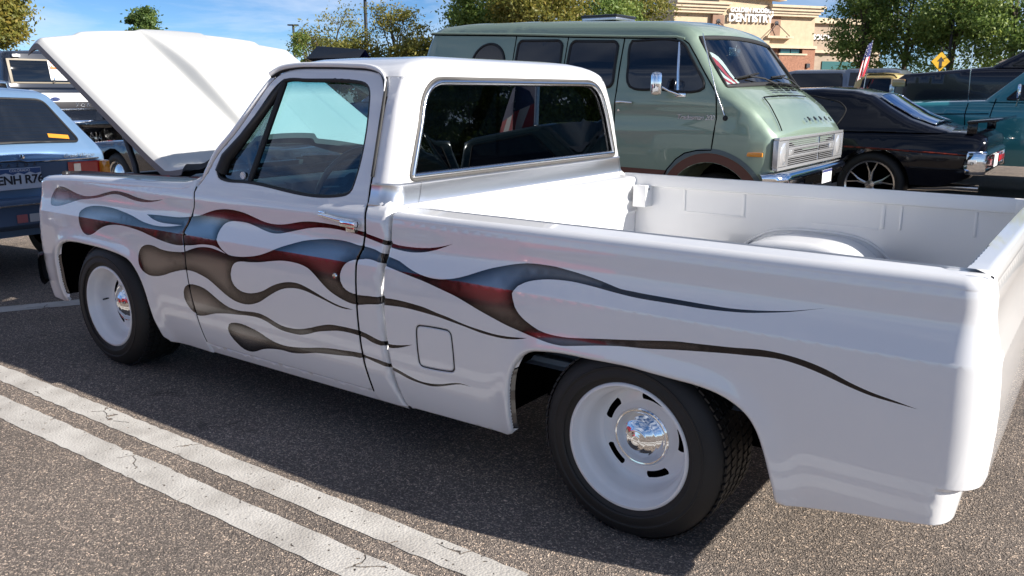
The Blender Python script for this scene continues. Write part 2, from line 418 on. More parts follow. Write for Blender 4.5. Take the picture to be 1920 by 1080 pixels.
# traced outlines of the truck's side, (x, z) in metres
FL_GHOST=[(0.489,0.916),(0.387,0.904),(0.275,0.909),(0.178,0.923),(0.077,0.927),(-0.011,0.912),(-0.103,0.891),(-0.212,0.88),(-0.306,0.889),(-0.38,0.905),(-0.447,0.913),(-0.498,0.904),(-0.536,0.876),(-0.56,0.839),(-0.557,0.811),(-0.523,0.805),(-0.449,0.812),(-0.358,0.833),(-0.266,0.856),(-0.175,0.868),(-0.067,0.884),(0.023,0.904),(0.093,0.911),(0.16,0.905),(0.241,0.893),(0.338,0.891),(0.434,0.903)]
FL_MAIN=[(0.356,0.835),(0.437,0.839),(0.529,0.841),(0.618,0.844),(0.676,0.85),(0.712,0.855),(0.778,0.867),(0.828,0.883),(0.886,0.899),(0.958,0.91),(1.027,0.911),(1.095,0.905),(1.161,0.892),(1.227,0.879),(1.291,0.875),(1.353,0.88),(1.402,0.889),(1.463,0.901),(1.522,0.907),(1.58,0.908),(1.637,0.907),(1.704,0.904),(1.769,0.899),(1.817,0.894),(1.832,0.89),(1.886,0.881),(1.934,0.873),(1.993,0.864),(2.061,0.863),(2.127,0.867),(2.181,0.875),(2.222,0.885),(2.258,0.896),(2.223,0.881),(2.182,0.866),(2.129,0.852),(2.075,0.845),(2.019,0.845),(1.948,0.853),(1.888,0.864),(1.827,0.875),(1.78,0.882),(1.726,0.887),(1.67,0.89),(1.614,0.89),(1.557,0.886),(1.499,0.877),(1.44,0.864),(1.381,0.85),(1.333,0.84),(1.283,0.837),(1.231,0.843),(1.177,0.854),(1.123,0.863),(1.069,0.865),(1.014,0.862),(0.967,0.849),(0.937,0.823),(0.922,0.796),(0.917,0.774),(0.941,0.745),(0.97,0.727),(1.005,0.715),(1.06,0.714),(1.128,0.721),(1.194,0.733),(1.246,0.748),(1.284,0.762),(1.344,0.785),(1.414,0.807),(1.482,0.826),(1.55,0.838),(1.618,0.847),(1.685,0.85),(1.741,0.848),(1.796,0.841),(1.831,0.84),(1.88,0.835),(1.93,0.822),(1.979,0.813),(2.015,0.806),(2.051,0.792),(2.087,0.78),(2.122,0.772),(2.166,0.766),(2.209,0.766),(2.241,0.77),(2.281,0.778),(2.33,0.793),(2.377,0.811),(2.423,0.828),(2.478,0.844),(2.533,0.858),(2.578,0.866),(2.604,0.868),(2.646,0.869),(2.694,0.868),(2.742,0.863),(2.783,0.858),(2.823,0.852),(2.863,0.845),(2.896,0.838),(2.934,0.83),(2.972,0.828),(3.026,0.826),(3.091,0.825),(3.154,0.824),(3.221,0.823),(3.285,0.823),(3.347,0.827),(3.402,0.833),(3.456,0.841),(3.552,0.863),(3.456,0.838),(3.403,0.828),(3.339,0.818),(3.277,0.813),(3.212,0.81),(3.14,0.81),(3.076,0.81),(3.017,0.81),(2.968,0.812),(2.918,0.816),(2.867,0.821),(2.814,0.826),(2.761,0.829),(2.714,0.828),(2.666,0.824),(2.632,0.818),(2.614,0.814),(2.579,0.802),(2.554,0.788),(2.539,0.77),(2.534,0.76),(2.537,0.745),(2.547,0.719),(2.567,0.695),(2.595,0.676),(2.619,0.665),(2.626,0.662),(2.648,0.654),(2.676,0.649),(2.718,0.647),(2.766,0.649),(2.832,0.658),(2.909,0.669),(2.995,0.681),(3.066,0.692),(3.135,0.702),(3.192,0.706),(3.246,0.71),(3.3,0.714),(3.321,0.716),(3.385,0.723),(3.449,0.723),(3.512,0.716),(3.573,0.702),(3.633,0.68),(3.691,0.664),(3.747,0.654),(3.806,0.643),(3.748,0.648),(3.692,0.654),(3.634,0.667),(3.574,0.684),(3.514,0.698),(3.451,0.706),(3.387,0.703),(3.369,0.701),(3.301,0.695),(3.221,0.686),(3.137,0.676),(3.044,0.663),(2.96,0.655),(2.884,0.644),(2.807,0.63),(2.74,0.619),(2.691,0.62),(2.656,0.624),(2.627,0.628),(2.573,0.637),(2.516,0.648),(2.458,0.664),(2.399,0.681),(2.338,0.701),(2.285,0.717),(2.232,0.729),(2.178,0.741),(2.123,0.752),(2.078,0.759),(2.044,0.765),(2.01,0.771),(1.968,0.778),(1.938,0.784),(1.907,0.79),(1.876,0.795),(1.84,0.795),(1.827,0.792),(1.775,0.783),(1.739,0.767),(1.718,0.745),(1.706,0.716),(1.708,0.693),(1.724,0.671),(1.757,0.656),(1.801,0.651),(1.854,0.654),(1.871,0.655),(1.929,0.658),(1.978,0.661),(2.036,0.661),(2.092,0.658),(2.148,0.653),(2.202,0.643),(2.256,0.635),(2.308,0.625),(2.36,0.617),(2.41,0.612),(2.459,0.608),(2.517,0.609),(2.565,0.614),(2.607,0.62),(2.565,0.608),(2.517,0.6),(2.459,0.599),(2.4,0.603),(2.339,0.612),(2.277,0.62),(2.213,0.628),(2.148,0.633),(2.092,0.636),(2.036,0.637),(1.978,0.634),(1.928,0.63),(1.858,0.621),(1.843,0.618),(1.799,0.61),(1.756,0.612),(1.701,0.624),(1.645,0.644),(1.6,0.67),(1.554,0.701),(1.518,0.72),(1.471,0.73),(1.422,0.733),(1.36,0.731),(1.285,0.72),(1.22,0.708),(1.141,0.699),(1.087,0.695),(1.045,0.683),(1.023,0.658),(1.014,0.63),(1.018,0.604),(1.036,0.58),(1.075,0.563),(1.129,0.56),(1.184,0.57),(1.239,0.589),(1.28,0.61),(1.333,0.631),(1.396,0.646),(1.457,0.649),(1.517,0.638),(1.575,0.622),(1.632,0.606),(1.699,0.592),(1.776,0.587),(1.732,0.583),(1.676,0.588),(1.62,0.6),(1.563,0.612),(1.504,0.623),(1.456,0.626),(1.407,0.622),(1.356,0.61),(1.303,0.587),(1.248,0.557),(1.205,0.533),(1.163,0.517),(1.12,0.507),(1.065,0.505),(1.011,0.513),(0.958,0.532),(0.905,0.557),(0.85,0.582),(0.793,0.597),(0.735,0.606),(0.672,0.605),(0.622,0.595),(0.559,0.578),(0.494,0.557),(0.428,0.543),(0.364,0.541),(0.32,0.559),(0.296,0.589),(0.292,0.626),(0.307,0.66),(0.338,0.682),(0.387,0.693),(0.435,0.691),(0.48,0.683),(0.542,0.68),(0.602,0.683),(0.669,0.69),(0.713,0.704),(0.766,0.72),(0.818,0.729),(0.877,0.731),(0.934,0.725),(0.984,0.717),(0.948,0.73),(0.906,0.742),(0.862,0.743),(0.804,0.739),(0.744,0.729),(0.67,0.72),(0.619,0.716),(0.559,0.717),(0.483,0.725),(0.405,0.737),(0.326,0.75),(0.228,0.76),(0.145,0.763),(0.059,0.757),(-0.012,0.742),(-0.066,0.72),(-0.113,0.696),(-0.16,0.684),(-0.214,0.696),(-0.245,0.727),(-0.257,0.761),(-0.255,0.79),(-0.22,0.814),(-0.152,0.833),(-0.063,0.841),(0.043,0.841),(0.147,0.831),(0.234,0.818),(0.32,0.8),(0.402,0.791),(0.48,0.79),(0.569,0.798),(0.652,0.811),(0.567,0.808),(0.475,0.808),(0.411,0.817)]
FL_LOW=[(0.659,0.524),(0.701,0.541),(0.755,0.543),(0.813,0.535),(0.868,0.513),(0.921,0.49),(0.975,0.473),(1.045,0.468),(1.115,0.474),(1.183,0.478),(1.235,0.471),(1.285,0.457),(1.334,0.446),(1.397,0.445),(1.448,0.451),(1.511,0.467),(1.573,0.487),(1.633,0.502),(1.69,0.506),(1.747,0.507),(1.796,0.506),(1.844,0.5),(1.885,0.49),(1.938,0.481),(1.98,0.48),(2.027,0.487),(2.083,0.499),(2.027,0.478),(1.979,0.466),(1.937,0.464),(1.871,0.469),(1.832,0.481),(1.794,0.485),(1.733,0.487),(1.676,0.483),(1.618,0.472),(1.557,0.458),(1.493,0.436),(1.442,0.424),(1.392,0.422),(1.329,0.424),(1.28,0.434),(1.231,0.448),(1.179,0.456),(1.111,0.454),(1.041,0.447),(0.953,0.438),(0.862,0.423),(0.765,0.397),(0.718,0.393),(0.691,0.406),(0.66,0.43),(0.638,0.466),(0.64,0.495)]
FL_BOT=[(0.942,0.365),(0.957,0.389),(1.001,0.403),(1.058,0.406),(1.124,0.397),(1.175,0.386),(1.225,0.369),(1.274,0.358),(1.325,0.354),(1.39,0.359),(1.48,0.373),(1.556,0.388),(1.628,0.398),(1.698,0.404),(1.755,0.409),(1.805,0.41),(1.812,0.408),(1.873,0.403),(1.921,0.399),(1.944,0.391),(1.991,0.381),(2.047,0.366),(2.103,0.356),(2.16,0.358),(2.217,0.369),(2.262,0.383),(2.305,0.391),(2.352,0.388),(2.305,0.387),(2.261,0.375),(2.216,0.36),(2.158,0.347),(2.102,0.347),(2.045,0.353),(1.989,0.367),(1.942,0.377),(1.871,0.388),(1.809,0.394),(1.808,0.393),(1.751,0.387),(1.67,0.376),(1.599,0.368),(1.525,0.358),(1.447,0.34),(1.368,0.328),(1.304,0.328),(1.222,0.318),(1.162,0.303),(1.122,0.287),(1.083,0.276),(1.028,0.278),(0.987,0.3),(0.95,0.333)]
F_TOP=[(-0.697,0.946),(-0.618,0.961),(-0.372,0.976),(0.052,0.987),(0.52,1.0),(0.65,1.006),(0.702,1.026),(0.733,1.041)]
F_FRONT=[(-0.697,0.946),(-0.731,0.918),(-0.753,0.845),(-0.726,0.755),(-0.718,0.672),(-0.711,0.588),(-0.702,0.514),(-0.7,0.46),(-0.688,0.396),(-0.676,0.308),(-0.629,0.269),(-0.552,0.261),(-0.448,0.266)]
F_ARCH=[(-0.506,0.317),(-0.512,0.376),(-0.507,0.453),(-0.506,0.516),(-0.483,0.571),(-0.451,0.601),(-0.397,0.621),(-0.299,0.63),(-0.186,0.63),(-0.059,0.627),(0.063,0.619),(0.147,0.609),(0.211,0.593),(0.255,0.56),(0.292,0.513),(0.318,0.454),(0.332,0.378),(0.342,0.309),(0.358,0.261),(0.372,0.215),(0.408,0.201)]
FD_LINE=[(0.723,0.994),(0.733,0.921),(0.711,0.855),(0.69,0.815),(0.669,0.783),(0.674,0.693),(0.68,0.601),(0.695,0.48),(0.712,0.399),(0.808,0.234)]
DR_LINE=[(1.796,1.042),(1.821,0.949),(1.818,0.836),(1.791,0.784),(1.792,0.72),(1.795,0.642),(1.798,0.547),(1.803,0.466),(1.813,0.359),(1.835,0.267)]
BG_L=[(1.935,0.98),(1.939,0.888),(1.934,0.854),(1.921,0.81),(1.917,0.768),(1.913,0.671),(1.922,0.566),(1.929,0.448),(1.943,0.345),(1.959,0.289),(1.977,0.242),(1.99,0.219)]
BG_R=[(1.949,0.974),(1.945,0.881),(1.94,0.829),(1.928,0.773),(1.925,0.691),(1.929,0.585),(1.936,0.458),(1.948,0.375),(1.964,0.31),(1.985,0.234),(2.006,0.212)]
R_ARCH=[(2.523,0.261),(2.522,0.331),(2.529,0.433),(2.545,0.493),(2.574,0.538),(2.614,0.569),(2.675,0.582),(2.76,0.589),(2.841,0.589),(2.92,0.591),(2.997,0.591),(3.071,0.586),(3.143,0.582),(3.213,0.578),(3.281,0.566),(3.334,0.544),(3.368,0.519),(3.395,0.481),(3.417,0.425),(3.435,0.36),(3.448,0.305),(3.458,0.266),(3.467,0.26)]
R_BOT=[(3.469,0.261),(3.56,0.275),(3.661,0.293),(3.759,0.308),(3.85,0.323),(3.915,0.338)]
ROCK=[(0.569,0.204),(0.874,0.194),(1.809,0.203),(2.007,0.206),(2.035,0.22),(2.482,0.226)]
FUEL=[(2.12,0.577),(2.245,0.582),(2.272,0.563),(2.278,0.446),(2.263,0.428),(2.131,0.422),(2.107,0.439),(2.106,0.558)]
WIN=[(0.838,1.078),(0.859,1.04),(0.898,1.028),(1.058,1.027),(1.657,1.015),(1.697,1.031),(1.716,1.066),(1.717,1.397),(1.697,1.431),(1.667,1.448),(1.62,1.456),(1.311,1.464),(1.187,1.464),(1.16,1.454),(1.07,1.341),(0.961,1.212),(0.857,1.122)]
VENTBAR=[(1.173,1.454),(1.07,1.032)]
DRIP=[(1.085,1.49),(1.129,1.512),(1.205,1.528),(1.366,1.529),(1.556,1.524),(1.673,1.517),(1.738,1.499),(1.783,1.464),(1.794,1.427),(1.807,1.287),(1.812,1.098)]
APILLAR=[(1.087,1.487),(1.008,1.365),(0.91,1.244),(0.808,1.146),(0.747,1.046)]
HANDLE=[(1.57,0.948),(1.593,0.934),(1.752,0.908),(1.802,0.954),(1.692,0.944)]
KEY=[(1.677,0.709)]
CREASE=[(-0.639,0.766),(0.676,0.78),(2.055,0.764),(3.467,0.768),(3.906,0.769)]
# ------------------------------------------------------------------ ground
def asphalt_mat():
    m = bpy.data.materials.new('weathered_asphalt'); nt, b = nodes_of(m); N = nt.nodes.new; L = nt.links.new
    t = N('ShaderNodeTexCoord')
    v = N('ShaderNodeTexVoronoi'); v.inputs['Scale'].default_value = 140; v.inputs['Randomness'].default_value = 1.0
    n0 = N('ShaderNodeTexNoise'); n0.inputs['Scale'].default_value = 55; n0.inputs['Detail'].default_value = 3
    dist = N('ShaderNodeMix'); dist.data_type = 'RGBA'; dist.inputs['Factor'].default_value = 0.03
    L(t.outputs['Object'], dist.inputs['A']); L(n0.outputs['Color'], dist.inputs['B'])
    L(t.outputs['Object'], n0.inputs['Vector']); L(dist.outputs['Result'], v.inputs['Vector'])
    sep = N('ShaderNodeSeparateColor'); L(v.outputs['Color'], sep.inputs[0])
    cr = N('ShaderNodeValToRGB'); e = cr.color_ramp.elements; e[0].position = 0.0; e[0].color = (.07, .061, .055, 1); e[1].position = 1.0; e[1].color = (.62, .52, .42, 1)
    for p_, c_ in ((.30, (.15, .13, .115, 1)), (.55, (.25, .212, .18, 1)), (.80, (.36, .30, .25, 1)), (.93, (.46, .36, .28, 1))):
        q = e.new(p_); q.color = c_
    L(sep.outputs[0], cr.inputs['Fac'])
    # dark binder between stones
    dm = N('ShaderNodeMapRange'); dm.inputs['From Min'].default_value = .25; dm.inputs['From Max'].default_value = .62; L(v.outputs['Distance'], dm.inputs['Value'])
    mb = N('ShaderNodeMix'); mb.data_type = 'RGBA'; mb.inputs['B'].default_value = (.10, .087, .078, 1); L(dm.outputs[0], mb.inputs['Factor']); L(cr.outputs['Color'], mb.inputs['A'])
    big = N('ShaderNodeTexNoise'); big.inputs['Scale'].default_value = 1.1; big.inputs['Detail'].default_value = 6; L(t.outputs['Object'], big.inputs['Vector'])
    br = N('ShaderNodeMapRange'); br.inputs['From Min'].default_value = .3; br.inputs['From Max'].default_value = .7; br.inputs['To Min'].default_value = 1.2; br.inputs['To Max'].default_value = 1.8; L(big.outputs['Fac'], br.inputs['Value'])
    mu = N('ShaderNodeMix'); mu.data_type = 'RGBA'; mu.blend_type = 'MULTIPLY'; mu.inputs['Factor'].default_value = 1; L(mb.outputs['Result'], mu.inputs['A']); L(br.outputs[0], mu.inputs['B'])
    st = N('ShaderNodeTexNoise'); st.inputs['Scale'].default_value = 2.6; st.inputs['Detail'].default_value = 7; st.inputs['Roughness'].default_value = .65; L(t.outputs['Object'], st.inputs['Vector'])
    sr = N('ShaderNodeMapRange'); sr.inputs['From Min'].default_value = .60; sr.inputs['From Max'].default_value = .72; sr.inputs['To Min'].default_value = 1; sr.inputs['To Max'].default_value = .55; L(st.outputs['Fac'], sr.inputs['Value'])
    ms = N('ShaderNodeMix'); ms.data_type = 'RGBA'; ms.blend_type = 'MULTIPLY'; ms.inputs['Factor'].default_value = 1; L(mu.outputs['Result'], ms.inputs['A']); L(sr.outputs[0], ms.inputs['B'])
    wm = N('ShaderNodeMix'); wm.data_type = 'RGBA'; wm.blend_type = 'MULTIPLY'; wm.inputs['Factor'].default_value = 1; wm.inputs['B'].default_value = (1.0, .975, .945, 1); L(ms.outputs['Result'], wm.inputs['A']); L(wm.outputs['Result'], b.inputs['Base Color']); b.inputs['Roughness'].default_value = .85; b.inputs['Specular IOR Level'].default_value = .25
    h = N('ShaderNodeMath'); h.operation = 'SUBTRACT'; h.inputs[0].default_value = 1; L(v.outputs['Distance'], h.inputs[1])
    bp = N('ShaderNodeBump'); bp.inputs['Strength'].default_value = .9; bp.inputs['Distance'].default_value = .006; L(h.outputs[0], bp.inputs['Height']); L(bp.outputs['Normal'], b.inputs['Normal'])
    return m
M_ASPHALT = asphalt_mat()
struct(ob('asphalt_ground', [(-600, -600, 0), (600, -600, 0), (600, 900, 0), (-600, 900, 0)], [(0, 1, 2, 3)], M_ASPHALT, None, None))
def line_mat():
    m = bpy.data.materials.new('worn_road_paint'); m.use_nodes = True; nt = m.node_tree; b = nt.nodes['Principled BSDF']; N = nt.nodes.new; L = nt.links.new
    t = N('ShaderNodeTexCoord')
    v = N('ShaderNodeTexVoronoi'); v.inputs['Scale'].default_value = 110; L(t.outputs['Object'], v.inputs['Vector'])
    n = N('ShaderNodeTexNoise'); n.inputs['Scale'].default_value = 5; n.inputs['Detail'].default_value = 7; L(t.outputs['Object'], n.inputs['Vector'])
    r = N('ShaderNodeValToRGB'); r.color_ramp.elements[0].position = .3; r.color_ramp.elements[0].color = (.40, .375, .34, 1); r.color_ramp.elements[1].position = .62; r.color_ramp.elements[1].color = (.58, .555, .51, 1); L(n.outputs['Fac'], r.inputs['Fac'])
    L(r.outputs['Color'], b.inputs['Base Color']); b.inputs['Roughness'].default_value = .7
    bp = N('ShaderNodeBump'); bp.inputs['Strength'].default_value = .4; bp.inputs['Distance'].default_value = .004; bp.invert = True; L(v.outputs['Distance'], bp.inputs['Height']); L(bp.outputs['Normal'], b.inputs['Normal'])
    # chips and cracks through the paint
    cw = N('ShaderNodeTexVoronoi'); cw.feature = 'DISTANCE_TO_EDGE'; cw.inputs['Scale'].default_value = 3.2
    n2 = N('ShaderNodeTexNoise'); n2.inputs['Scale'].default_value = 14; n2.inputs['Detail'].default_value = 6; L(t.outputs['Object'], n2.inputs['Vector'])
    d2 = N('ShaderNodeMix'); d2.data_type = 'RGBA'; d2.inputs['Factor'].default_value = .06; L(t.outputs['Object'], d2.inputs['A']); L(n2.outputs['Color'], d2.inputs['B']); L(d2.outputs['Result'], cw.inputs['Vector'])
    ck = N('ShaderNodeMapRange'); ck.inputs['From Min'].default_value = .004; ck.inputs['From Max'].default_value = .012; L(cw.outputs['Distance'], ck.inputs['Value'])
    n3 = N('ShaderNodeTexNoise'); n3.inputs['Scale'].default_value = 2.3; L(t.outputs['Object'], n3.inputs['Vector'])
    gt = N('ShaderNodeMath'); gt.operation = 'LESS_THAN'; gt.inputs[1].default_value = .56; L(n3.outputs['Fac'], gt.inputs[0])
    mxm = N('ShaderNodeMath'); mxm.operation = 'MAXIMUM'; L(ck.outputs[0], mxm.inputs[0]); L(gt.outputs[0], mxm.inputs[1])
    n4 = N('ShaderNodeTexNoise'); n4.inputs['Scale'].default_value = 45; n4.inputs['Detail'].default_value = 5; L(t.outputs['Object'], n4.inputs['Vector'])
    g4 = N('ShaderNodeMath'); g4.operation = 'LESS_THAN'; g4.inputs[1].default_value = .67; L(n4.outputs['Fac'], g4.inputs[0])
    al = N('ShaderNodeMath'); al.operation = 'MULTIPLY'; L(mxm.outputs[0], al.inputs[0]); L(g4.outputs[0], al.inputs[1]); L(al.outputs[0], b.inputs['Alpha'])
    return m
M_LINE = line_mat()
rnd_ = random.Random(4)
def stripe(name, pts, w0=None):
    """ragged painted line between two edges given as (x, y) end pairs"""
    (a0, a1), (b0, b1) = pts; n = 220; A = []; B = []
    for i in range(n + 1):
        t = i / n; A.append((a0[0] + (a1[0] - a0[0]) * t, a0[1] + (a1[1] - a0[1]) * t + rnd_.uniform(-.004, .004), .0025)); B.append((b0[0] + (b1[0] - b0[0]) * t, b0[1] + (b1[1] - b0[1]) * t + rnd_.uniform(-.004, .004), .0025))
    o = ob(name, A + B, [(i, i + 1, n + 2 + i, n + 1 + i) for i in range(n)], M_LINE, None, None); return struct(o)
stripe('parking_line', (((-3.0, -.366), (5.5, -.338)), ((-3.0, -.478), (5.5, -.462))))
stripe('parking_line', (((-3.0, -.586), (5.5, -.535)), ((-3.0, -.735), (5.5, -.655))))
stripe('parking_line', (((-2.1, -.35), (-1.25, 1.25)), ((-1.95, -.42), (-1.1, 1.18))))
# ================================================================== the white pickup
_S1 = [(.10,.14),(.15,.09),(.18,.07),(.25,.04),(.35,.018),(.45,.006),(.55,.001),(.62,0),(.70,.003),(.771,.009)]
_S2 = [(.771,.009),(.80,.0165),(.83,.024),(.86,.030),(.89,.0335),(.94,.036),(.965,.042),(.985,.055),(1.0,.068),(1.08,.092),(1.266,.144),(1.40,.19),(1.46,.22),(1.51,.25),(1.60,.33)]
def _tab(S):
    c = catmull([(a, b) for a, b in S], 0.004); c = np.array(c); return c[:, 0], c[:, 1]
_T1, _T2 = _tab(_S1), _tab(_S2)
def prof(z):
    z = np.asarray(z, float)
    return np.where(z < 0.771, np.interp(z, *_T1), np.interp(z, *_T2))
def rnd(e, r):
    t = np.clip(1 - e / r, 0, 1); return r * .8 * t * t
TO = (1.5, 1.0, 0.0)
truck = thing('pickup_truck', 'white lowered pickup with grey flame paint, raised hood and open bed', 'pickup truck', TO)
CREASE_L = lambda a, b: [(x, 0.771) for x in np.arange(a, b, 0.05)]
def flames_in(outline):
    return [(catmull(FL_MAIN, 0.02, True, 75), 1), (catmull(FL_LOW, 0.02, True, 75), 1), (catmull(FL_BOT, 0.02, True, 75), 1), (catmull(FL_GHOST, 0.02, True, 75), 2)]
PAINT3 = [M_WHITE, M_FLAME, M_GHOST]
def mirror(F):
    def G(p, e):
        X = F(p, e).copy(); X[:, 1] = 2.0 - X[:, 1]; X = X[:, :]; return X
    return G
def both(name, outline, F, **k):
    """panel on the near side and, without the flames' trace turned round, on the far side"""
    a = sheet(name, outline, F, PAINT3, truck, TO, **k)
    # the far side: same outline with the first parameter reversed so that normals stay outwards
    def FM(p, e):
        q = p.copy(); q[:, 0] = -q[:, 0]; X = F(q, e).copy(); X[:, 1] = 2.0 - X[:, 1]; return X
    rev = lambda L: [(-x, z) for x, z in L]
    kk = dict(k); kk['holes'] = [rev(h) for h in k.get('holes', ())]; kk['lines'] = [rev(h) for h in k.get('lines', ())]
    kk['flames'] = (); kk['extra'] = [np.asarray(e_) * [-1, 1] for e_ in k.get('extra', ())]
    kk['grid'] = (0.1, 0.05)
    b = sheet(name, rev(outline), FM, PAINT3, truck, TO, **kk)
    return a, b
def shift(L, dx): return [(x + dx, z) for x, z in L]
def top_curve(w, zt, r):
    d = w - zt; ph = np.clip(d / r, 0, math.pi / 2); base = prof(np.minimum(w, zt))
    off = base + r * (1 - np.cos(ph)) + np.maximum(0, d - r * math.pi / 2); z = np.where(d <= 0, w, zt + r * np.sin(ph))
    return off, z
ARCH_F = catmull(F_ARCH, 0.012); ARCH_R = catmull(R_ARCH, 0.012)
def flare(p, arch, amp=0.014, wd=0.05, r=0.016):
    A = np.asarray(arch); m = (p[:, 0] > A[:, 0].min() - .15) & (p[:, 0] < A[:, 0].max() + .15) & (p[:, 1] < A[:, 1].max() + .15)
    d = np.full(len(p), 9.0)
    if m.any(): d[m] = seg_dist(p[m], arch, False)
    return -amp * np.exp(-(d / wd) ** 2) + rnd(d, r)
def w_lines(x0, x1, zfun, r, ex=()):
    return [[(x, float(zfun(x)) + r * a) for x in np.arange(x0, x1, .05)] for a in (0.0, .3, .6, .9, 1.2, 1.57)]
# ---- front fender
_ft = F_TOP[1:]
def zt_f(x): return np.interp(x, [-.80, -.70] + [a for a, _ in _ft], [.925, .935] + [b for _, b in _ft]) - 0.03
FS0, FR = -0.655, 0.085
def F_fender(p, e):
    s, w = p[:, 0], p[:, 1]; off, z = top_curve(w, zt_f(s), 0.03)
    off = off + rnd(e, 0.005) + flare(p, ARCH_F)
    th = np.clip((FS0 - s) / FR, 0, 1.75)
    x = np.where(s < FS0, FS0 - (FR - off) * np.sin(th), s); y = np.where(s < FS0, FR - (FR - off) * np.cos(th), off)
    return np.stack([x, y, z], 1)
FD = [(.722, .99)] + FD_LINE[1:-2] + [(.706, .43), (.722, .33), (.742, .24), (.748, .205)]
def fender_outline():
    top = [(x, zt_f(x) + 0.03 * math.pi / 2 + 0.075) for x in np.linspace(.715, -.77, 60)]
    front = [(-.785, .80), (-.785, .5), (-.77, .40), (-.735, .31), (-.67, .272), (-.56, .262), (-.50, .275)]
    o = top + front + list(ARCH_F) + [(.44, .2), (.56, .203), (.745, .2)] + catmull(shift(FD, -.003)[::-1], 0.02)
    return resample(o, 0.03)
fo = fender_outline()
ext = [offset_points(fo, d) for d in (0.011, .017, 0.03, 0.055)]
both('front_fender', fo, F_fender, flames=flames_in(fo), lines=[CREASE_L(-.78, .68)] + w_lines(-.775, .71, zt_f, .03), extra=ext, lip=0.016)
# ---- door
def F_side(p, e):
    z = p[:, 1]; return np.stack([p[:, 0], prof(z) + rnd(e, 0.006), z], 1)
DR = [(1.806, 1.40), (1.808, 1.29), (1.806, 1.10), (1.806, 1.02), (1.821, .949), (1.820, .87), (1.814, .825), (1.795, .784), (1.792, .72), (1.795, .642), (1.798, .547), (1.803, .466), (1.813, .359), (1.828, .28), (1.833, .25)]
WINO = catmull(WIN, 0.02, True, 50)
d_top = [(.775, 1.05), (.835, 1.14), (.935, 1.235), (1.035, 1.36), (1.11, 1.468), (1.15, 1.492), (1.22, 1.506), (1.40, 1.507), (1.60, 1.503), (1.70, 1.494), (1.76, 1.474), (1.793, 1.44)]
do = catmull(shift(FD, .003)[::-1], 0.02)[:-1]
do = [p for p in do if p[1] > 0.255]
door_out = resample([(.745, .252)] + do + [(.735, 1.0)] + catmull(d_top, 0.03) + catmull(shift(DR, -.003), 0.02), 0.03)
both('door', door_out, F_side, holes=[WINO], flames=flames_in(0), lines=[CREASE_L(.66, 1.81)], lip=0.012, grid=(0.04, 0.025))
# ---- rocker strip below door
def F_rock(p, e):
    return np.stack([p[:, 0], prof(p[:, 1]) + 0.010 + rnd(e, 0.008), p[:, 1]], 1)
both('rocker_panel', resample([(.57, .197), (1.99, .2), (1.975, .248), (.748, .246), (.60, .215)], 0.04), F_rock, lip=0.05, round_r=0.008)
def gap_line(name, pts, rad=.0045, d=.0035):
    b = MB(); b.tube([(x, float(prof(z)) + d, z) for x, z in pts], rad, 6); return b.build(name, M_SEAM, truck, 60, TO)
gap_line('door_gap', [q for q in catmull(FD, .02) if q[1] > .25], .0026); gap_line('door_gap', catmull(DR, .02), .0045)
# ---- cab shell: side behind the door, round the back, other side
CX, CR = 1.925, 0.075
_czx = sorted([(z, x + .002) for x, z in BG_L if z < .93]); _cz = [q[0] for q in _czx] + [.955, .99, 3.0]; _cx = [q[1] for q in _czx] + [1.935, CX, CX]
def cab_ring(s, off_side, off_rear, z):
    """s: distance along the ring, near side first, then the back; the corner is tight below the belt"""
    z = np.broadcast_to(np.asarray(z, float), s.shape); cx = np.interp(z, _cz, _cx); cr = np.interp(z, [.984, .992], [.016, CR])
    L1 = cx - cr; a1 = cr * math.pi / 2; LB = 2.0 - 2 * cr; u = s - L1
    th = np.clip(u / cr, 0, math.pi / 2); fl = np.clip((u - a1) / LB, 0, 1); th2 = np.clip((2 * a1 + LB - u) / cr, 0, math.pi / 2); y0 = cr + off_side
    x = np.where(u <= 0, s, np.where(u <= a1, L1 + (cr - off_rear) * np.sin(th), np.where(u <= a1 + LB, cx - off_rear, np.where(u <= 2 * a1 + LB, L1 + (cr - off_rear) * np.sin(th2), L1 - (u - 2 * a1 - LB)))))
    y = np.where(u <= 0, off_side, np.where(u <= a1, cr - cr * np.cos(th) + off_side, np.where(u <= a1 + LB, y0 + fl * (2.0 - 2 * y0), np.where(u <= 2 * a1 + LB, 2.0 - (cr - cr * np.cos(th2) + off_side), 2.0 - off_side))))
    return x, y
RING_END = CX - CR + 2 * (CR * math.pi / 2) + 2.0 - 2 * CR + 0.06
def off_r(z): return np.interp(z, [0, .95, 1.08, 1.30, 1.45, 1.50], [0, 0, .002, .012, .032, .05])
def F_cab(p, e):
    z = p[:, 1]; x, y = cab_ring(p[:, 0], prof(z) + rnd(e, 0.005), off_r(z) + rnd(e, 0.004), z)
    return np.stack([x, y, z], 1)
# rear window opening (y, z) -> ring parameter
def ring_s(y, z):
    y0 = CR + float(prof(z)); f = (y - y0) / (2.0 - 2 * y0); return CX - CR + CR * math.pi / 2 + f * (2.0 - 2 * CR)
def round_poly(pts, r, n=6):
    """round the corners of a polygon"""
    out = []; N = len(pts)
    for i in range(N):
        a, b, c = (np.array(pts[(i + k) % N], float) for k in (-1, 0, 1)); u = a - b; v = c - b; lu, lv = np.linalg.norm(u), np.linalg.norm(v); u /= lu; v /= lv
        rr = min(r[i] if isinstance(r, (list, tuple)) else r, lu * 0.45, lv * 0.45)
        A, B = b + u * rr, b + v * rr
        for k in range(n + 1): t = k / n; out.append(tuple((1 - t) ** 2 * A + 2 * t * (1 - t) * b + t * t * B))
    return out
rw = round_poly([(.185, 1.088), (1.815, 1.088), (1.682, 1.468), (.318, 1.468)], [.03, .03, .12, .12], 8)
rw = resample(rw, 0.05)
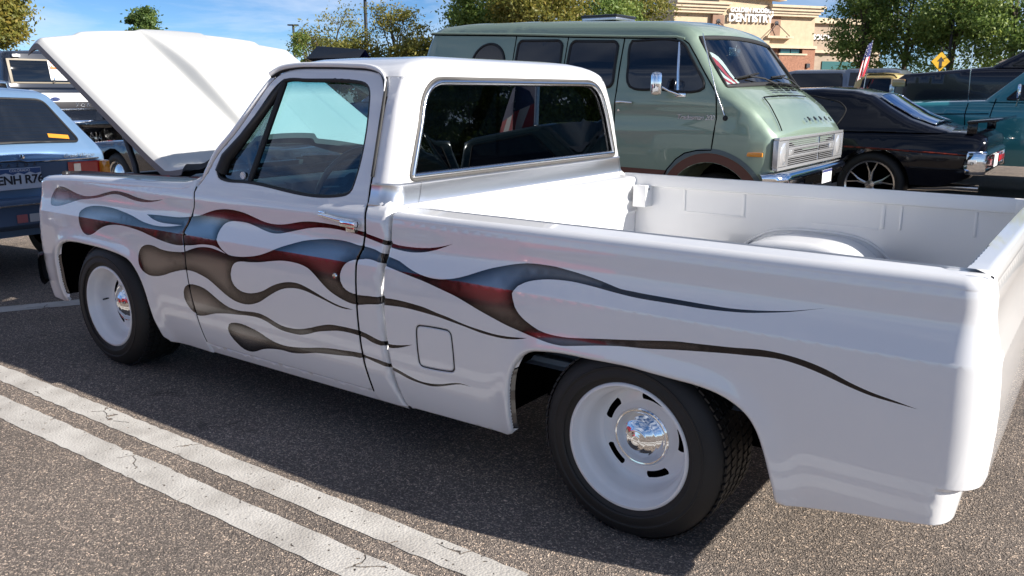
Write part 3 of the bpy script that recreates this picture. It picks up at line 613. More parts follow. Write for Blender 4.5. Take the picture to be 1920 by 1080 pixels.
rw_ring = [(ring_s(y, z), z) for y, z in rw]
cab_near = catmull(shift(DR, .003)[::-1], 0.02)                      # bottom -> top
CT = 1.475
cab_out = [(1.836, .21)] + [p for p in cab_near if p[1] > .25] + [(1.80, 1.44), (1.775, CT)]
far_x = RING_END
cab_out = cab_out + [(s_, CT) for s_ in np.linspace(1.80, far_x, 60)[1:]] + [(far_x, .21)]
bgl = [p for p in BG_L]
cab_out = resample(cab_out, 0.04)
sheet('cab_shell', cab_out, F_cab, PAINT3, truck, TO, holes=[rw_ring], lines=[CREASE_L(1.80, 1.93)], flames=flames_in(0), lip=0.02, grid=(0.04, 0.04),
      extra=[[(CX - CR + k * 0.015, z) for k in range(0, 9) for z in np.arange(.98, 1.47, .04)], [(x + d, z) for x, z in BG_L for d in (-.02, -.01, -.004, .004, .012)]])
# ---- roof: the ring at CT carried up and over
def roof():
    n = 96; ring = []
    hx0 = 1.055
    for i in range(40):
        s_ = 1.775 + (RING_END + 0.02 - 1.775) * i / 39
        x, y = cab_ring(np.array([s_]), prof([CT]), off_r([CT]), CT); ring.append((x[0], y[0]))
    far = ring[-1]; near = ring[0]; yo = near[1]
    side_f = [(x, 2 - yo - (1.775 - x) * 0.02) for x in np.linspace(1.70, 1.15, 10)]
    front = [(1.10, 2 - yo - .03), (1.075, 2 - yo - .09)] + [(1.055 - 0.035 * (1 - ((y - 1) / (0.66)) ** 2), y) for y in np.linspace(1.64, .36, 15)] + [(1.075, yo + .09), (1.10, yo + .03)]
    side_n = [(x, yo + (1.775 - x) * 0.02) for x in np.linspace(1.15, 1.70, 10)]
    loop = ring + side_f + front + side_n
    rows = []
    T = [0, .012, .03, .055, .09, .15, .25, .4, .6, .8, .96]
    zc = lambda t: 1.475 + 0.092 * (1 - (1 - min(1, t * 1.02)) ** 5.0) ** 0.62
    for t in T:
        rows.append([(x + (1.46 - x) * t, y + (1.0 - y) * t, zc(t) - (0.012 if (x < 1.09 and t < 0.05) else 0) ) for x, y in loop])
    b = MB(); b.grid(rows, closed=True)
    k = len(b.v); b.v.append((1.46, 1.0, zc(1.0))); nn = len(loop); base = (len(T) - 1) * nn
    for i in range(nn): b.f.append((base + i, base + (i + 1) % nn, k)); b.m.append(0)
    return b.build('roof', M_WHITE, truck, 60, TO)
roof()
# drip rail over the door, both sides
def at_side(x, z, d=0.0): return (x, float(prof(z)) + d, z)
drip = catmull([(1.085, 1.488), (1.13, 1.512), (1.205, 1.524), (1.366, 1.526), (1.556, 1.521), (1.68, 1.513), (1.745, 1.495), (1.785, 1.462), (1.797, 1.42), (1.809, 1.287), (1.812, 1.10)], 0.03)
ND = next(i for i, q in enumerate(drip) if q[1] < 1.40 and q[0] > 1.7)
for sgn in (0, 1):
    b = MB(); pts = [at_side(x, z, -0.012) for x, z in drip]
    if sgn: pts = [(x, 2 - y, z) for x, y, z in pts]
    b.tube(pts[:ND], [0.010] * (ND - 4) + [.008, .006, .004, .002], 8); b.build('drip_rail', M_WHITE1, truck, 60, TO)
    b = MB(); pts = [at_side(x, z, -0.004) for x, z in shift(drip, 0.0)]
    if sgn: pts = [(x, 2 - y, z) for x, y, z in pts]
    pts = [(x, y, z - 0.013 if x < 1.74 else z) for x, y, z in pts]; pts = [(x - (0.013 if x > 1.74 and z > 1.43 else 0), y, z) for x, y, z in pts]
    b.tube(pts, 0.0075, 6); b.build('door_weatherstrip', M_BLACK, truck, 60, TO)
# A pillar and cowl corner (cab side in front of the window frame)
ap_out = [(.705, .985), (.735, 1.035), (.75, 1.06), (.80, 1.15), (.90, 1.25), (1.0, 1.37), (1.075, 1.475), (1.105, 1.474), (1.03, 1.362), (.93, 1.237), (.83, 1.142), (.77, 1.052), (.73, 1.0)]
both('windscreen_pillar', resample(catmull(ap_out, 0.02, True, 40), 0.03), lambda p, e: np.stack([p[:, 0], prof(p[:, 1]) - 0.004 + rnd(e, 0.012), p[:, 1]], 1), lip=0.06, round_r=0.012, grid=(.02, .02), lipdir=(0.2, 1, 0))
# ---- glass
M_GL_SIDE = glass('blue_green_side_glass', (0.44, 0.68, 0.80), 0.035)
M_GL_WIND = glass('windscreen_glass', (0.70, 0.92, 0.86), 0.0, top=((0.05, 0.33, 0.42), 1.40, 1.47))
M_GL_REAR = glass('dark_tinted_glass', (0.03, 0.03, 0.035), 0.03)
def F_glass(d): return lambda p, e: np.stack([p[:, 0], prof(p[:, 1]) + d, p[:, 1]], 1)
vb = [np.array(VENTBAR[0]), np.array(VENTBAR[1])]
def split(poly, a, b, keep):
    out = []; n = np.array([-(b - a)[1], (b - a)[0]]) * keep
    P = [np.array(p) for p in poly]
    for i in range(len(P)):
        p, q = P[i], P[(i + 1) % len(P)]; dp, dq = (p - a) @ n, (q - a) @ n
        if dp >= 0: out.append(tuple(p))
        if dp * dq < 0: out.append(tuple(p + (q - p) * dp / (dp - dq)))
    return out
va, vb_ = vb[0] + (vb[0] - vb[1]) * .2, vb[1] + (vb[1] - vb[0]) * .2
for far in (0, 1):
    for nm, keep in (('door_glass', 1), ('vent_glass', -1)):
        o2 = split(WINO, va, vb_, keep)
        b = MB(); vv, ff = triangulate(o2); b.add([(x, float(prof(z)) + 0.022, z) if not far else (x, 2 - float(prof(z)) - 0.022, z) for x, z in vv], ff.tolist())
        b.build(nm, M_GL_SIDE if nm == 'door_glass' or far else glass('vent_window_glass', (0.10, 0.15, 0.17), 0.08), truck, 60, TO)
    b = MB(); pts = [(x, float(prof(z)) + 0.012, z) for x, z in WINO]
    if far: pts = [(x, 2 - y, z) for x, y, z in pts]
    b.tube(pts, 0.011, 8, closed=True); b.build('window_seal', M_BLACK, truck, 60, TO)
    b = MB(); A, B = at_side(*VENTBAR[0], .012), at_side(*VENTBAR[1], .012)
    if far: A, B = (A[0], 2 - A[1], A[2]), (B[0], 2 - B[1], B[2])
    b.tube([A, B], 0.013, 8); b.build('vent_window_bar', M_BLACK, truck, 60, TO)
# thick front seal of the vent window
b = MB(); b.tube([at_side(x, z, .014) for x, z in [(.862, 1.06), (.885, 1.125), (.98, 1.215), (1.088, 1.34), (1.17, 1.445)]], [.03, .028, .022, .018, .014], 8); b.build('window_seal', M_BLACK, truck, 60, TO)
b = MB(); b.lathe([(0, 0.0001), (-.004, .016), (.002, .017)], (1.012, float(prof(1.05)) + .018, 1.055), 'y', 16); b.build('window_sticker', M_WHITEPLAIN, truck, 60, TO)
# rear window: dark pane, steel trim, seal
b = MB(); vv, ff = triangulate(rw); b.add([(CX - float(off_r(z)) - 0.012, y, z) for y, z in vv], ff.tolist()); b.build('rear_glass', M_GL_REAR, truck, 60, TO)
def rw_line(d, dx): 
    P = np.array(rw); c = P.mean(0); q = []
    t = np.roll(P, -1, 0) - np.roll(P, 1, 0); t /= np.linalg.norm(t, axis=1)[:, None]; n = np.stack([t[:, 1], -t[:, 0]], 1)
    Q = P + n * d; return [(CX - float(off_r(z)) + dx, y, z) for y, z in Q]
b = MB(); b.tube(rw_line(-.012, -.002), 0.011, 8, closed=True); b.build('rear_window_trim', M_CHROME2, truck, 60, TO)
b = MB(); b.tube(rw_line(0.003, -.001), 0.007, 6, closed=True); b.build('rear_window_seal', pm('grey_rubber', (.09, .085, .08), .6), truck, 60, TO)
# windscreen: arched pane between the pillars
def ws_pt(f, t):
    # f 0..1 across, t 0..1 up
    x0, z0 = .79 + (1.09 - .79) * t, 1.03 + (1.478 - 1.03) * t
    y0 = float(prof(z0)) + .03; y = y0 + f * (2 - 2 * y0); bow = (0.16 - 0.12 * t) * (1 - (2 * f - 1) ** 2) 
    return (x0 - bow, y, z0 + .0 * bow)
b = MB(); b.grid([[ws_pt(f, t) for f in np.linspace(0, 1, 21)] for t in np.linspace(0, 1, 9)]); b.build('windscreen', M_GL_WIND, truck, 180, TO)
for t, nm in ((0, 'windscreen_seal'), (1, 'windscreen_seal')):
    b = MB(); b.tube([ws_pt(f, t) for f in np.linspace(0, 1, 21)], 0.014, 6); b.build(nm, M_BLACK, truck, 60, TO)
# cowl panel and wipers, firewall
b = MB(); b.grid([[(ws_pt(f, 0)[0] - .01, ws_pt(f, 0)[1], 1.015) for f in np.linspace(0, 1, 15)], [(.60 - .11 * (1 - (2 * f - 1) ** 2), .15 + f * 1.7, .995) for f in np.linspace(0, 1, 15)], [(.58 - .11 * (1 - (2 * f - 1) ** 2), .15 + f * 1.7, .90) for f in np.linspace(0, 1, 15)]]); b.build('cowl_panel', M_WHITE1, truck, 40, TO)
b = MB(); b.box((.52, 1.0, .68), (.02, 1.66, .6)); b.build('firewall', M_DARK, truck, None, TO)
for y in (.62, 1.2):
    b = MB(); b.tube([(.70, y, 1.03), (.74, y + .25, 1.07), (.76, y + .5, 1.09)], .006, 6); b.build('wiper', M_BLACK, truck, 60, TO)
# chrome band round the back of the cab
def band(s0, s1, z0, z1, nm, m, bulge=0.006, k=40):
    b = MB(); rows = []
    for z, d in ((z0, 0.0), (z0 + .006, bulge), (z0 + .012, bulge * .5), ((z0 + z1) / 2, bulge * .6), (z1 - .012, bulge * .5), (z1 - .006, bulge), (z1, 0.0)):
        S_ = np.linspace(s0, s1, k); x, y = cab_ring(S_, np.full(k, float(prof(z)) - d), np.full(k, float(off_r(z)) - d), 1.01); rows.append([(a, c, z) for a, c in zip(x, y)])
    b.grid(rows); return b.build(nm, m, truck, 35, TO)
band(1.815, 1.815 + .145 + .1, .992, 1.078, 'belt_trim', M_BRUSH)
band(2.063, ring_s(1.86, 1.0), .992, 1.078, 'belt_trim', M_BRUSH)
band(ring_s(1.86, 1.0) + .003, RING_END - .06, .992, 1.078, 'belt_trim', M_BRUSH)
# ---- bed
BS0, BR = 3.865, 0.105
BZ, BRR = 0.955, 0.030
def F_bed(p, e, S0=BS0, Rr=BR):
    s, w = p[:, 0], p[:, 1]; off, z = top_curve(w, BZ, BRR); z = z + np.maximum(0, w - BZ - BRR * 1.5708) * 0.12
    off = off + rnd(e, 0.006) * (w < BZ) + flare(p, ARCH_R)
    # rounded front edge at the gap to the cab
    dfr = np.maximum(0, s - np.interp(z, _bgz, _bgx)); off = off + rnd(dfr, 0.014)
    th = np.clip((s - S0) / Rr, 0, math.pi / 2); ov = np.maximum(0, s - S0 - Rr * math.pi / 2)
    sm = np.clip((.442 - w) / .014, 0, 1); off = off + .040 * sm * sm * (3 - 2 * sm) * np.sin(th)
    x = np.where(s > S0, S0 + (Rr - off) * np.sin(th), s); y = np.where(s > S0, Rr - (Rr - off) * np.cos(th) + ov, off)
    return np.stack([x, y, z], 1)
bgr = shift([(1.95, 1.0)] + BG_R, .008)
_o = sorted(bgr, key=lambda a: a[1]); _bgz = [a[1] for a in _o]; _bgx = [a[0] for a in _o]
WTOP = BZ + BRR * math.pi / 2 + 0.055
bed_out = [(1.958, WTOP)] + catmull(bgr, 0.02) + [(2.045, .22), (2.49, .226), (2.515, .24)] + list(ARCH_R) + R_BOT[:-1] + [(3.90, .328), (3.96, .333), (4.06, .336), (4.06, BZ + BRR * 1.6), (3.97, BZ + BRR * 1.65), (3.865, BZ + BRR * 1.75), (3.80, WTOP - .005)]
bed_out = resample(bed_out, 0.03)
fuel = resample(catmull(round_poly([(2.104, .578), (2.268, .584), (2.278, .430), (2.110, .420)], .025, 5), .02, True, 80), .02)
fc = np.mean(fuel, 0); fuel_hole = [tuple(fc + (np.array(p) - fc) * 1.045) for p in fuel]
extb = [offset_points(bed_out, d) for d in (0.011, .017, 0.03, 0.055)] + [[(BS0 + k * 0.013, w) for k in range(0, 14) for w in np.arange(.45, WTOP, .03)]]
both('bed_side', bed_out, F_bed, holes=[fuel_hole], lines=[CREASE_L(1.94, 4.05)] + w_lines(1.97, 4.055, lambda x: BZ, BRR) + [[(x, z_) for x in np.arange(3.875, 4.055, .015)] for z_ in (.427, .431, .435, .439, .443)], flames=flames_in(0), extra=extb, lip=0.016)
sheet('fuel_door', fuel, lambda p, e: np.stack([p[:, 0], prof(p[:, 1]) + rnd(e, .006) + .001, p[:, 1]], 1), PAINT3, truck, TO, lip=.01)
gap_line('fuel_door_gap', [tuple(fc + (np.array(q) - fc) * 1.022) for q in fuel] + [tuple(fc + (np.array(fuel[0]) - fc) * 1.022)], .0018, .002)
b = MB(); vv, ff = triangulate(fuel_hole); b.add([(x, float(prof(z)) + .012, z) for x, z in vv], ff.tolist()); b.build('fuel_door_recess', M_SEAM, truck, None, TO)
# rolled pan below the tailgate
b = MB(); b.grid([[(x, y, z) for y in np.linspace(.075, 1.925, 12)] for x, z in ((3.88, .45), (3.906, .435), (3.910, .42), (3.908, .36), (3.90, .34), (3.86, .335))]); b.build('roll_pan', M_WHITE1, truck, 45, TO)
# tailgate: pressed outer face in (y, z)
def F_tail(p, e):
    y, z = p[:, 0], p[:, 1]; off, zz = top_curve(z, BZ + .012, BRR); return np.stack([BS0 + BR - off + .004 - rnd(e, .006), y, zz], 1)
tg = resample([(.118, .435), (1.882, .435), (1.882, WTOP + .01), (.118, WTOP + .01)], .05)
tgo = resample([(.118, .46), (.118, 1.03), (.118, BZ + .012 + BRR * 1.571 + .035), (1.882, BZ + .012 + BRR * 1.571 + .035), (1.882, .46), (1.882, .43), (.118, .43)], .05)
sheet('tailgate', tgo, F_tail, PAINT3, truck, TO, lines=[[(y, .771) for y in np.arange(.12, 1.9, .06)]] + w_lines(.125, 1.88, lambda x: BZ + .012, BRR), round_r=0.008, lip=0)
b = MB(); b.box((3.872, 1.0, .68), (.012, 1.74, .50)); b.build('tailgate_inner_panel', M_WHITE1, truck, None, TO)
# bed interior
WI = M_WHITE1
def bed_inside():
    y0, y1, x0, x1, zf = .15, 1.85, 2.035, 3.865, .47
    # floor with ribs
    ys = np.linspace(y0, y1, 86); rows = []
    for x in (x0, x1): rows.append([(x, y, zf + (0.012 if (int((y - y0) / .05) % 2) else 0)) for y in ys])
    b = MB(); b.grid(rows); b.build('bed_floor', WI, truck, 30, TO)
    # front wall with pressed beads
    zs = np.linspace(zf, .955, 60)
    def bead(z): return sum(0.010 * math.exp(-((z - c) / .010) ** 2) for c in (.60, .655, .79, .845)) + 0.016 * (1 / (1 + math.exp(-(z - .90) / .006)))
    rows = [[(x0 - .012 + bead(z), y, z) for y in (y0 - .03, y0, y1, y1 + .03)] for z in zs]
    z9 = .955; xe = x0 - .012 + bead(.955)
    for a in np.linspace(.2, 1.57, 6): rows.append([(xe - .02 + .02 * math.cos(a), y, z9 + .02 * math.sin(a)) for y in (y0 - .03, y0, y1, y1 + .03)])
    rows.append([(1.963, y, .978) for y in (y0 - .03, y0, y1, y1 + .03)]); rows.append([(1.961, y, .90) for y in (y0 - .03, y0, y1, y1 + .03)])
    b = MB(); b.grid(rows); b.build('bed_front_wall', WI, truck, 40, TO)
    # side walls: skin, rail drop, pressed recess panels
    for far in (0, 1):
        def yy(d): return (2 - d) if far else d
        b = MB(); zi = BZ + BRR + .006
        rows = []
        for z, d in ((zi, .150), (zi - .012, .152), (.935, .153), (.930, .150), (.925, .118), (.80, .116), (zf if far else .70, .116)):
            rows.append([(x, yy(d), z) for x in (1.97, 2.3, 2.7, 3.1, 3.5, 3.89)])
        b.grid(rows); b.build('bed_inner_wall', WI, truck, 30, TO)
        for xa, xb in ((2.30, 2.315), (2.62, 2.637), (3.28, 3.297), (3.36, 3.37), (3.66, 3.672)):
            b = MB(); b.box(((xa + xb) / 2, yy(.1175), .865), (xb - xa, .008, .11), bevel=.0035); b.build('wall_rib', WI, truck, 40, TO)
        b = MB(); b.box((2.48, yy(.117), .805), (.32, .004, .010), bevel=.0015); b.build('wall_bead', WI, truck, 40, TO); b = MB(); b.box((3.12, yy(.117), .805), (.30, .004, .010), bevel=.0015); b.build('wall_bead', WI, truck, 40, TO)
        # stake pocket at the front corner
        b = MB(); b.box((2.085, yy(.160), .878), (.075, .085, .115), bevel=.004); b.build('stake_pocket', WI, truck, 40, TO)
        b = MB(); b.lathe([(0, .0001), (.0, .006)], (2.1235, yy(.165), .915), 'x', 10); b.build('pocket_hole', M_SEAM, truck, None, TO)
        # wheel house
        prof_ = [(2.58, zf), (2.63, .58), (2.70, .675), (2.78, .73), (2.87, .752), (3.0, .757), (3.12, .752), (3.20, .732), (3.27, .685), (3.33, .59), (3.38, zf)]
        if not far: prof_ = [(2.45, zf), (2.455, .60), (2.47, .69), (2.53, .75), (2.66, .785), (2.82, .79), (3.0, .795), (3.2, .79), (3.36, .77), (3.48, .74), (3.54, .69), (3.55, zf)]
        c = catmull(prof_, .03); rows = []
        for a in (0, .15, .4, .7, 1.0, 1.3, 1.57):
            k = .045
            rows.append([(x + (2.96 - x) * (.055 * (1 - math.sin(a))), yy(.385 + .045 * math.cos(a)), zf + (z - zf) * (1 - .11 * (1 - math.sin(a)))) for x, z in c])
        rows.append([(x, yy(.11), z) for x, z in c])
        rows.insert(0, [(x + (2.96 - x) * .06, yy(.43), zf) for x, z in c])
        b = MB(); b.grid(rows); b.build('wheelhouse', WI, truck, 50, TO)
        # flange where the wheelhouse meets the wall
        b = MB(); b.tube([(2.965 + (x - 2.965) * (1.12 if far else 1.0), yy(.118), zf + (z - zf) * 1.05) for x, z in c], .008, 6); b.build('wheelhouse_flange', WI, truck, 60, TO)
bed_inside()
for yv in (.118, 1.882):
    b = MB(); b.box((3.862, yv, .955), (.11, .075, .066), bevel=.012); b.build('rail_end_cap', WI, truck, 50, TO)
# rail lip inside
# ---- hood, raised: parameters (u along from rear to front, y across)
HC, HH = 1.02, .865
def hood_pt(u, v, low=0.0):
    """u 0 rear .. 1 front; v -1..1 across"""
    y = HC + HH * v; av = abs(y - HC)
    rear = .50 - .32 * (1 - (abs(v)) ** 2.2)               # concave rear edge
    front = -.80 - .10 * (1 - v * v)
    x = rear + (front - rear) * u
    z = 1.252 - .585 * x
    # the rear edge flattens out
    zr = 1.043 - .02 * max(0.0, x - .40)
    z = max(z, zr) if x > .30 else z
    if x > .15: 
        k = (x - .15) / .35; z = z + .035 * k * k
    # raised centre with shoulders, and a step near the edges
    rise = .100 / (1 + math.exp((av - .225) / .0068)) * (1 - u ** 3) * min(1, .35 + 1.3 * u) + .020 / (1 + math.exp((av - .62) / .010)) * min(1, 1.6 * u)
    nx, nz = .505, .863; rise = rise * 1.0
    edge = -.03 * max(0.0, (abs(v) - .965) / .035) ** 2
    # front lip curls down
    f = max(0.0, (u - .955) / .045); curl = -.075 * f * f
    q = rise + edge + curl + low
    return (x + nx * q - .02 * f, y, z + nz * q)
def hood():
    vs = sorted(set(list(np.linspace(-1, 1, 41)) + [s * k / HH for s in (-1, 1) for k in (.185, .195, .205, .210, .214, .218, .221, .225, .229, .232, .236, .240, .246, .255, .265, .60, .61, .618, .626, .635, .645)] + [-.99, -.98, -.97, .97, .98, .99]))
    us = list(np.linspace(0, .95, 34)) + [.96, .97, .98, .99, 1.0]
    b = MB(); b.grid([[hood_pt(u, v) for v in vs] for u in us])
    b.build('hood', pm('dimmed_creamy_white', (.60, .60, .575), .36, coat=.5), truck, 75, TO)  # off-white dimmed in colour so the sunlit hood does not burn out
    # underside: skirt round the edge and a closing inner skin
    loop = [(u, -1.0) for u in us] + [(1.0, v) for v in vs] + [(u, 1.0) for u in us[::-1]] + [(0.0, v) for v in vs[::-1]]
    b = MB(); b.grid([[hood_pt(u, v) for u, v in loop], [hood_pt(u, v, -.035) for u, v in loop], [tuple(np.array(hood_pt(.5 + (u - .5) * .94, v * .95, -.04))) for u, v in loop]])
    k = len(b.v); 
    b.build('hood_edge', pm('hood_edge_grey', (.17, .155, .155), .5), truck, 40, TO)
    b = MB(); b.grid([[hood_pt(u, v, -.10) for v in np.linspace(-.94, .94, 9)] for u in np.linspace(.03, .96, 9)]); b.build('hood_inner_panel', M_DARK, truck, 60, TO)
hood()
for y in (.20, 1.84):
    b = MB(); b.tube([(.02, y, .93), (.0, y, 1.04), (-.10, y + .01, 1.22)], .016, 8); b.tube([(.30, y, .93), (.26, y, 1.0), (.20, y, 1.10)], .02, 8); b.box((.16, y, .93), (.34, .05, .04)); b.build('hood_hinge', M_STEEL, truck, 50, TO)
# engine bay
b = MB(); b.grid([[(x, y, .60) for y in (.2, 1.0, 1.8)] for x in (-.65, .55)]); b.build('engine_bay_floor', M_DARK, truck, None, TO)
for yv in (.165, 1.835):
    b = MB(); b.box((-.05, yv, .82), (1.25, .012, .26)); b.build('inner_fender', M_DARK, truck, None, TO)
b = MB(); b.lathe([(0, .0001), (.0, .20), (.03, .215), (.07, .215), (.085, .20), (.09, .02), (.10, .0001)], (-.12, 1.0, .86), 'z', 32); b.build('air_cleaner', M_CHROME, truck, 40, TO)
b = MB(); b.box((-.10, 1.0, .72), (.75, .62, .24), bevel=.03); b.build('engine_block', pm('engine_paint', (.04, .05, .09), .5), truck, 50, TO)
b = MB(); b.box((.30, .40, .93), (.22, .16, .12), bevel=.015); b.build('washer_bottle', M_WHITEPLAIN, truck, 50, TO)
b = MB(); b.box((.36, .78, .92), (.12, .42, .16), bevel=.02); b.build('heater_box', M_DARK, truck, 50, TO)
# radiator support and grille end, front bumper
b = MB(); b.box((-.62, 1.0, .92), (.06, 1.66, .035), bevel=.006); b.build('radiator_support', M_STEEL, truck, 50, TO)
b = MB(); b.box((-.715, 1.0, .80), (.03, 1.72, .26), bevel=.008); b.build('grille', M_STEEL, truck, 50, TO)
def bumper():
    ys = np.linspace(-.03, 2.03, 50); rows = []
    sec = [(-.80, .36), (-.835, .37), (-.85, .40), (-.852, .46), (-.846, .50), (-.82, .525), (-.79, .53)]
    for x, z in sec:
        rows.append([(x + .17 * max(0, (abs(y - 1) - .80) / .23) ** 2, y, z) for y in ys])
    b = MB(); b.grid(rows); b.build('front_bumper', M_CHROME, truck, 50, TO)
    b = MB(); b.box((-.73, .045, .445), (.12, .05, .15), bevel=.015); b.build('bumper_end_guard', M_BLACK, truck, 50, TO)
bumper()
# inner wheel wells, chassis
for (xa, xb) in ((-.56, .46), (2.48, 3.52)):
    for far in (0, 1):
        c0, c1 = (.035, .43) if not far else (1.57, 1.965); cx_, rr = (xa + xb) / 2, (xb - xa) / 2
        pts = [(cx_ + rr * t_, .30 + (.40 if xa < 0 else .37) * (1 - abs(t_) ** 40)) for t_ in [-1, -.995, -.98, -.95, -.9, -.5, 0, .5, .9, .95, .98, .995, 1]]
        b = MB(); b.grid([[(x, c0, z) for x, z in pts], [(x, c1, z) for x, z in pts]]); 
        yi = c1 if not far else c0; yl = .305 if not far else 1.695
        b.grid([[(xa + .01, yl, .30), (xb - .01, yl, .30)], [(xa + .01, yl, .68), (xb - .01, yl, .68)]])  # added black sheet, its colour stands for the shade behind the tyre
        b.grid([[(x, yi, z) for x, z in pts], [(x, yi, .30) for x, z in pts]]); b.build('wheel_well', M_SEAM, truck, None, TO)
b = MB(); b.box((1.45, .55, .34), (3.7, .10, .11)); b.box((1.45, 1.45, .34), (3.7, .10, .11)); b.box((1.25, 1.0, .30), (1.1, 1.75, .06)); b.box((2.985, 1.0, .33), (.10, 1.6, .10)); b.build('chassis', M_SEAM, truck, None, TO)
# ---- door furniture
b = MB()
hx = [(1.583, .944), (1.61, .942), (1.70, .932), (1.78, .928)]
b.tube([(x, float(prof(z)) - .016, z) for x, z in hx], [.007, .010, .012, .013], 10)
b.box((1.758, float(prof(.925)) - .012, .922), (.085, .045, .026), bevel=.009); b.box((1.752, float(prof(.9)) - .004, .902), (.05, .018, .03), bevel=.008); b.box((1.588, float(prof(.945)) - .004, .946), (.035, .014, .022), bevel=.006)
b.build('door_handle', M_CHROME, truck, 50, TO)
b = MB(); b.lathe([(-.004, .0001), (-.005, .009), (0, .012), (.004, .012)], (1.677, float(prof(.709)), .709), 'y', 18); b.build('door_lock', M_CHROME, truck, 50, TO)
# ---- cab interior
b = MB(); b.box((1.68, 1.0, .86), (.20, 1.5, .50), Matrix.Rotation(R(-12), 3, 'Y'), bevel=.05); b.box((1.42, 1.0, .66), (.5, 1.5, .16), bevel=.05); b.build('bench_seat', pm('dark_blue_vinyl', (.02, .025, .035), .6), truck, 50, TO)
b = MB(); b.box((.90, 1.0, .93), (.26, 1.72, .16), bevel=.045); b.box((.97, .55, .95), (.18, .45, .13), bevel=.04); b.build('dashboard', pm('dash_vinyl', (.02, .03, .045), .5), truck, 50, TO)
sw = Matrix.Translation((1.20, .56, .985)) @ Matrix.Rotation(R(-62), 4, 'Y')
def torus(c, R0, r0, mtx, n=40, k=8):
    return [[tuple(mtx @ Vector(((R0 + r0 * math.cos(b_)) * math.cos(a), (R0 + r0 * math.cos(b_)) * math.sin(a), r0 * math.sin(b_)))) for b_ in np.linspace(0, 2 * math.pi, k, endpoint=False)] for a in np.linspace(0, 2 * math.pi, n + 1)]
b = MB(); b.grid(torus(0, .195, .014, sw), closed=True)
for a in (0.35, 2.79, 4.71): b.tube([tuple(sw @ Vector((.04 * math.cos(a + 0), .04 * math.sin(a), -.02))), tuple(sw @ Vector((.19 * math.cos(a), .19 * math.sin(a), 0)))], .013, 6)
b.lathe([(-.02, .0001), (-.02, .06), (.01, .065), (.015, .0001)], (0, 0, 0), 'z', 20)
b.v = b.v[:-80] + [tuple(sw @ Vector(p)) for p in b.v[-80:]]
b.build('steering_wheel', pm('wheel_rim_plastic', (.03, .03, .03), .4), truck, 60, TO)
b = MB(); b.tube([tuple(sw @ Vector((0, 0, -.02))), (.92, .56, .80)], .03, 10); b.build('steering_column', M_DARK, truck, 60, TO)
b = MB(); b.tube([tuple(sw @ Vector((0, .03, -.10))), tuple(sw @ Vector((.02, .20, -.06)))], .006, 6); b.build('turn_signal_stalk', M_CHROME, truck, 60, TO)
b = MB(); b.box((1.18, 1.0, 1.40), (.02, .24, .06), bevel=.008); b.tube([(1.10, 1.0, 1.47), (1.17, 1.0, 1.42)], .006, 6); b.build('rearview_mirror', M_DARK, truck, 50, TO)
b = MB(); b.grid([[(1.2, .2, .30), (1.2, 1.8, .30)], [(.55, .2, .32), (.55, 1.8, .32)]]); b.grid([[(1.9, .12, .30), (1.9, 1.88, .30)], [(.6, .12, .30), (.6, 1.88, .30)]]); b.build('cab_floor', M_DARK, truck, None, TO)
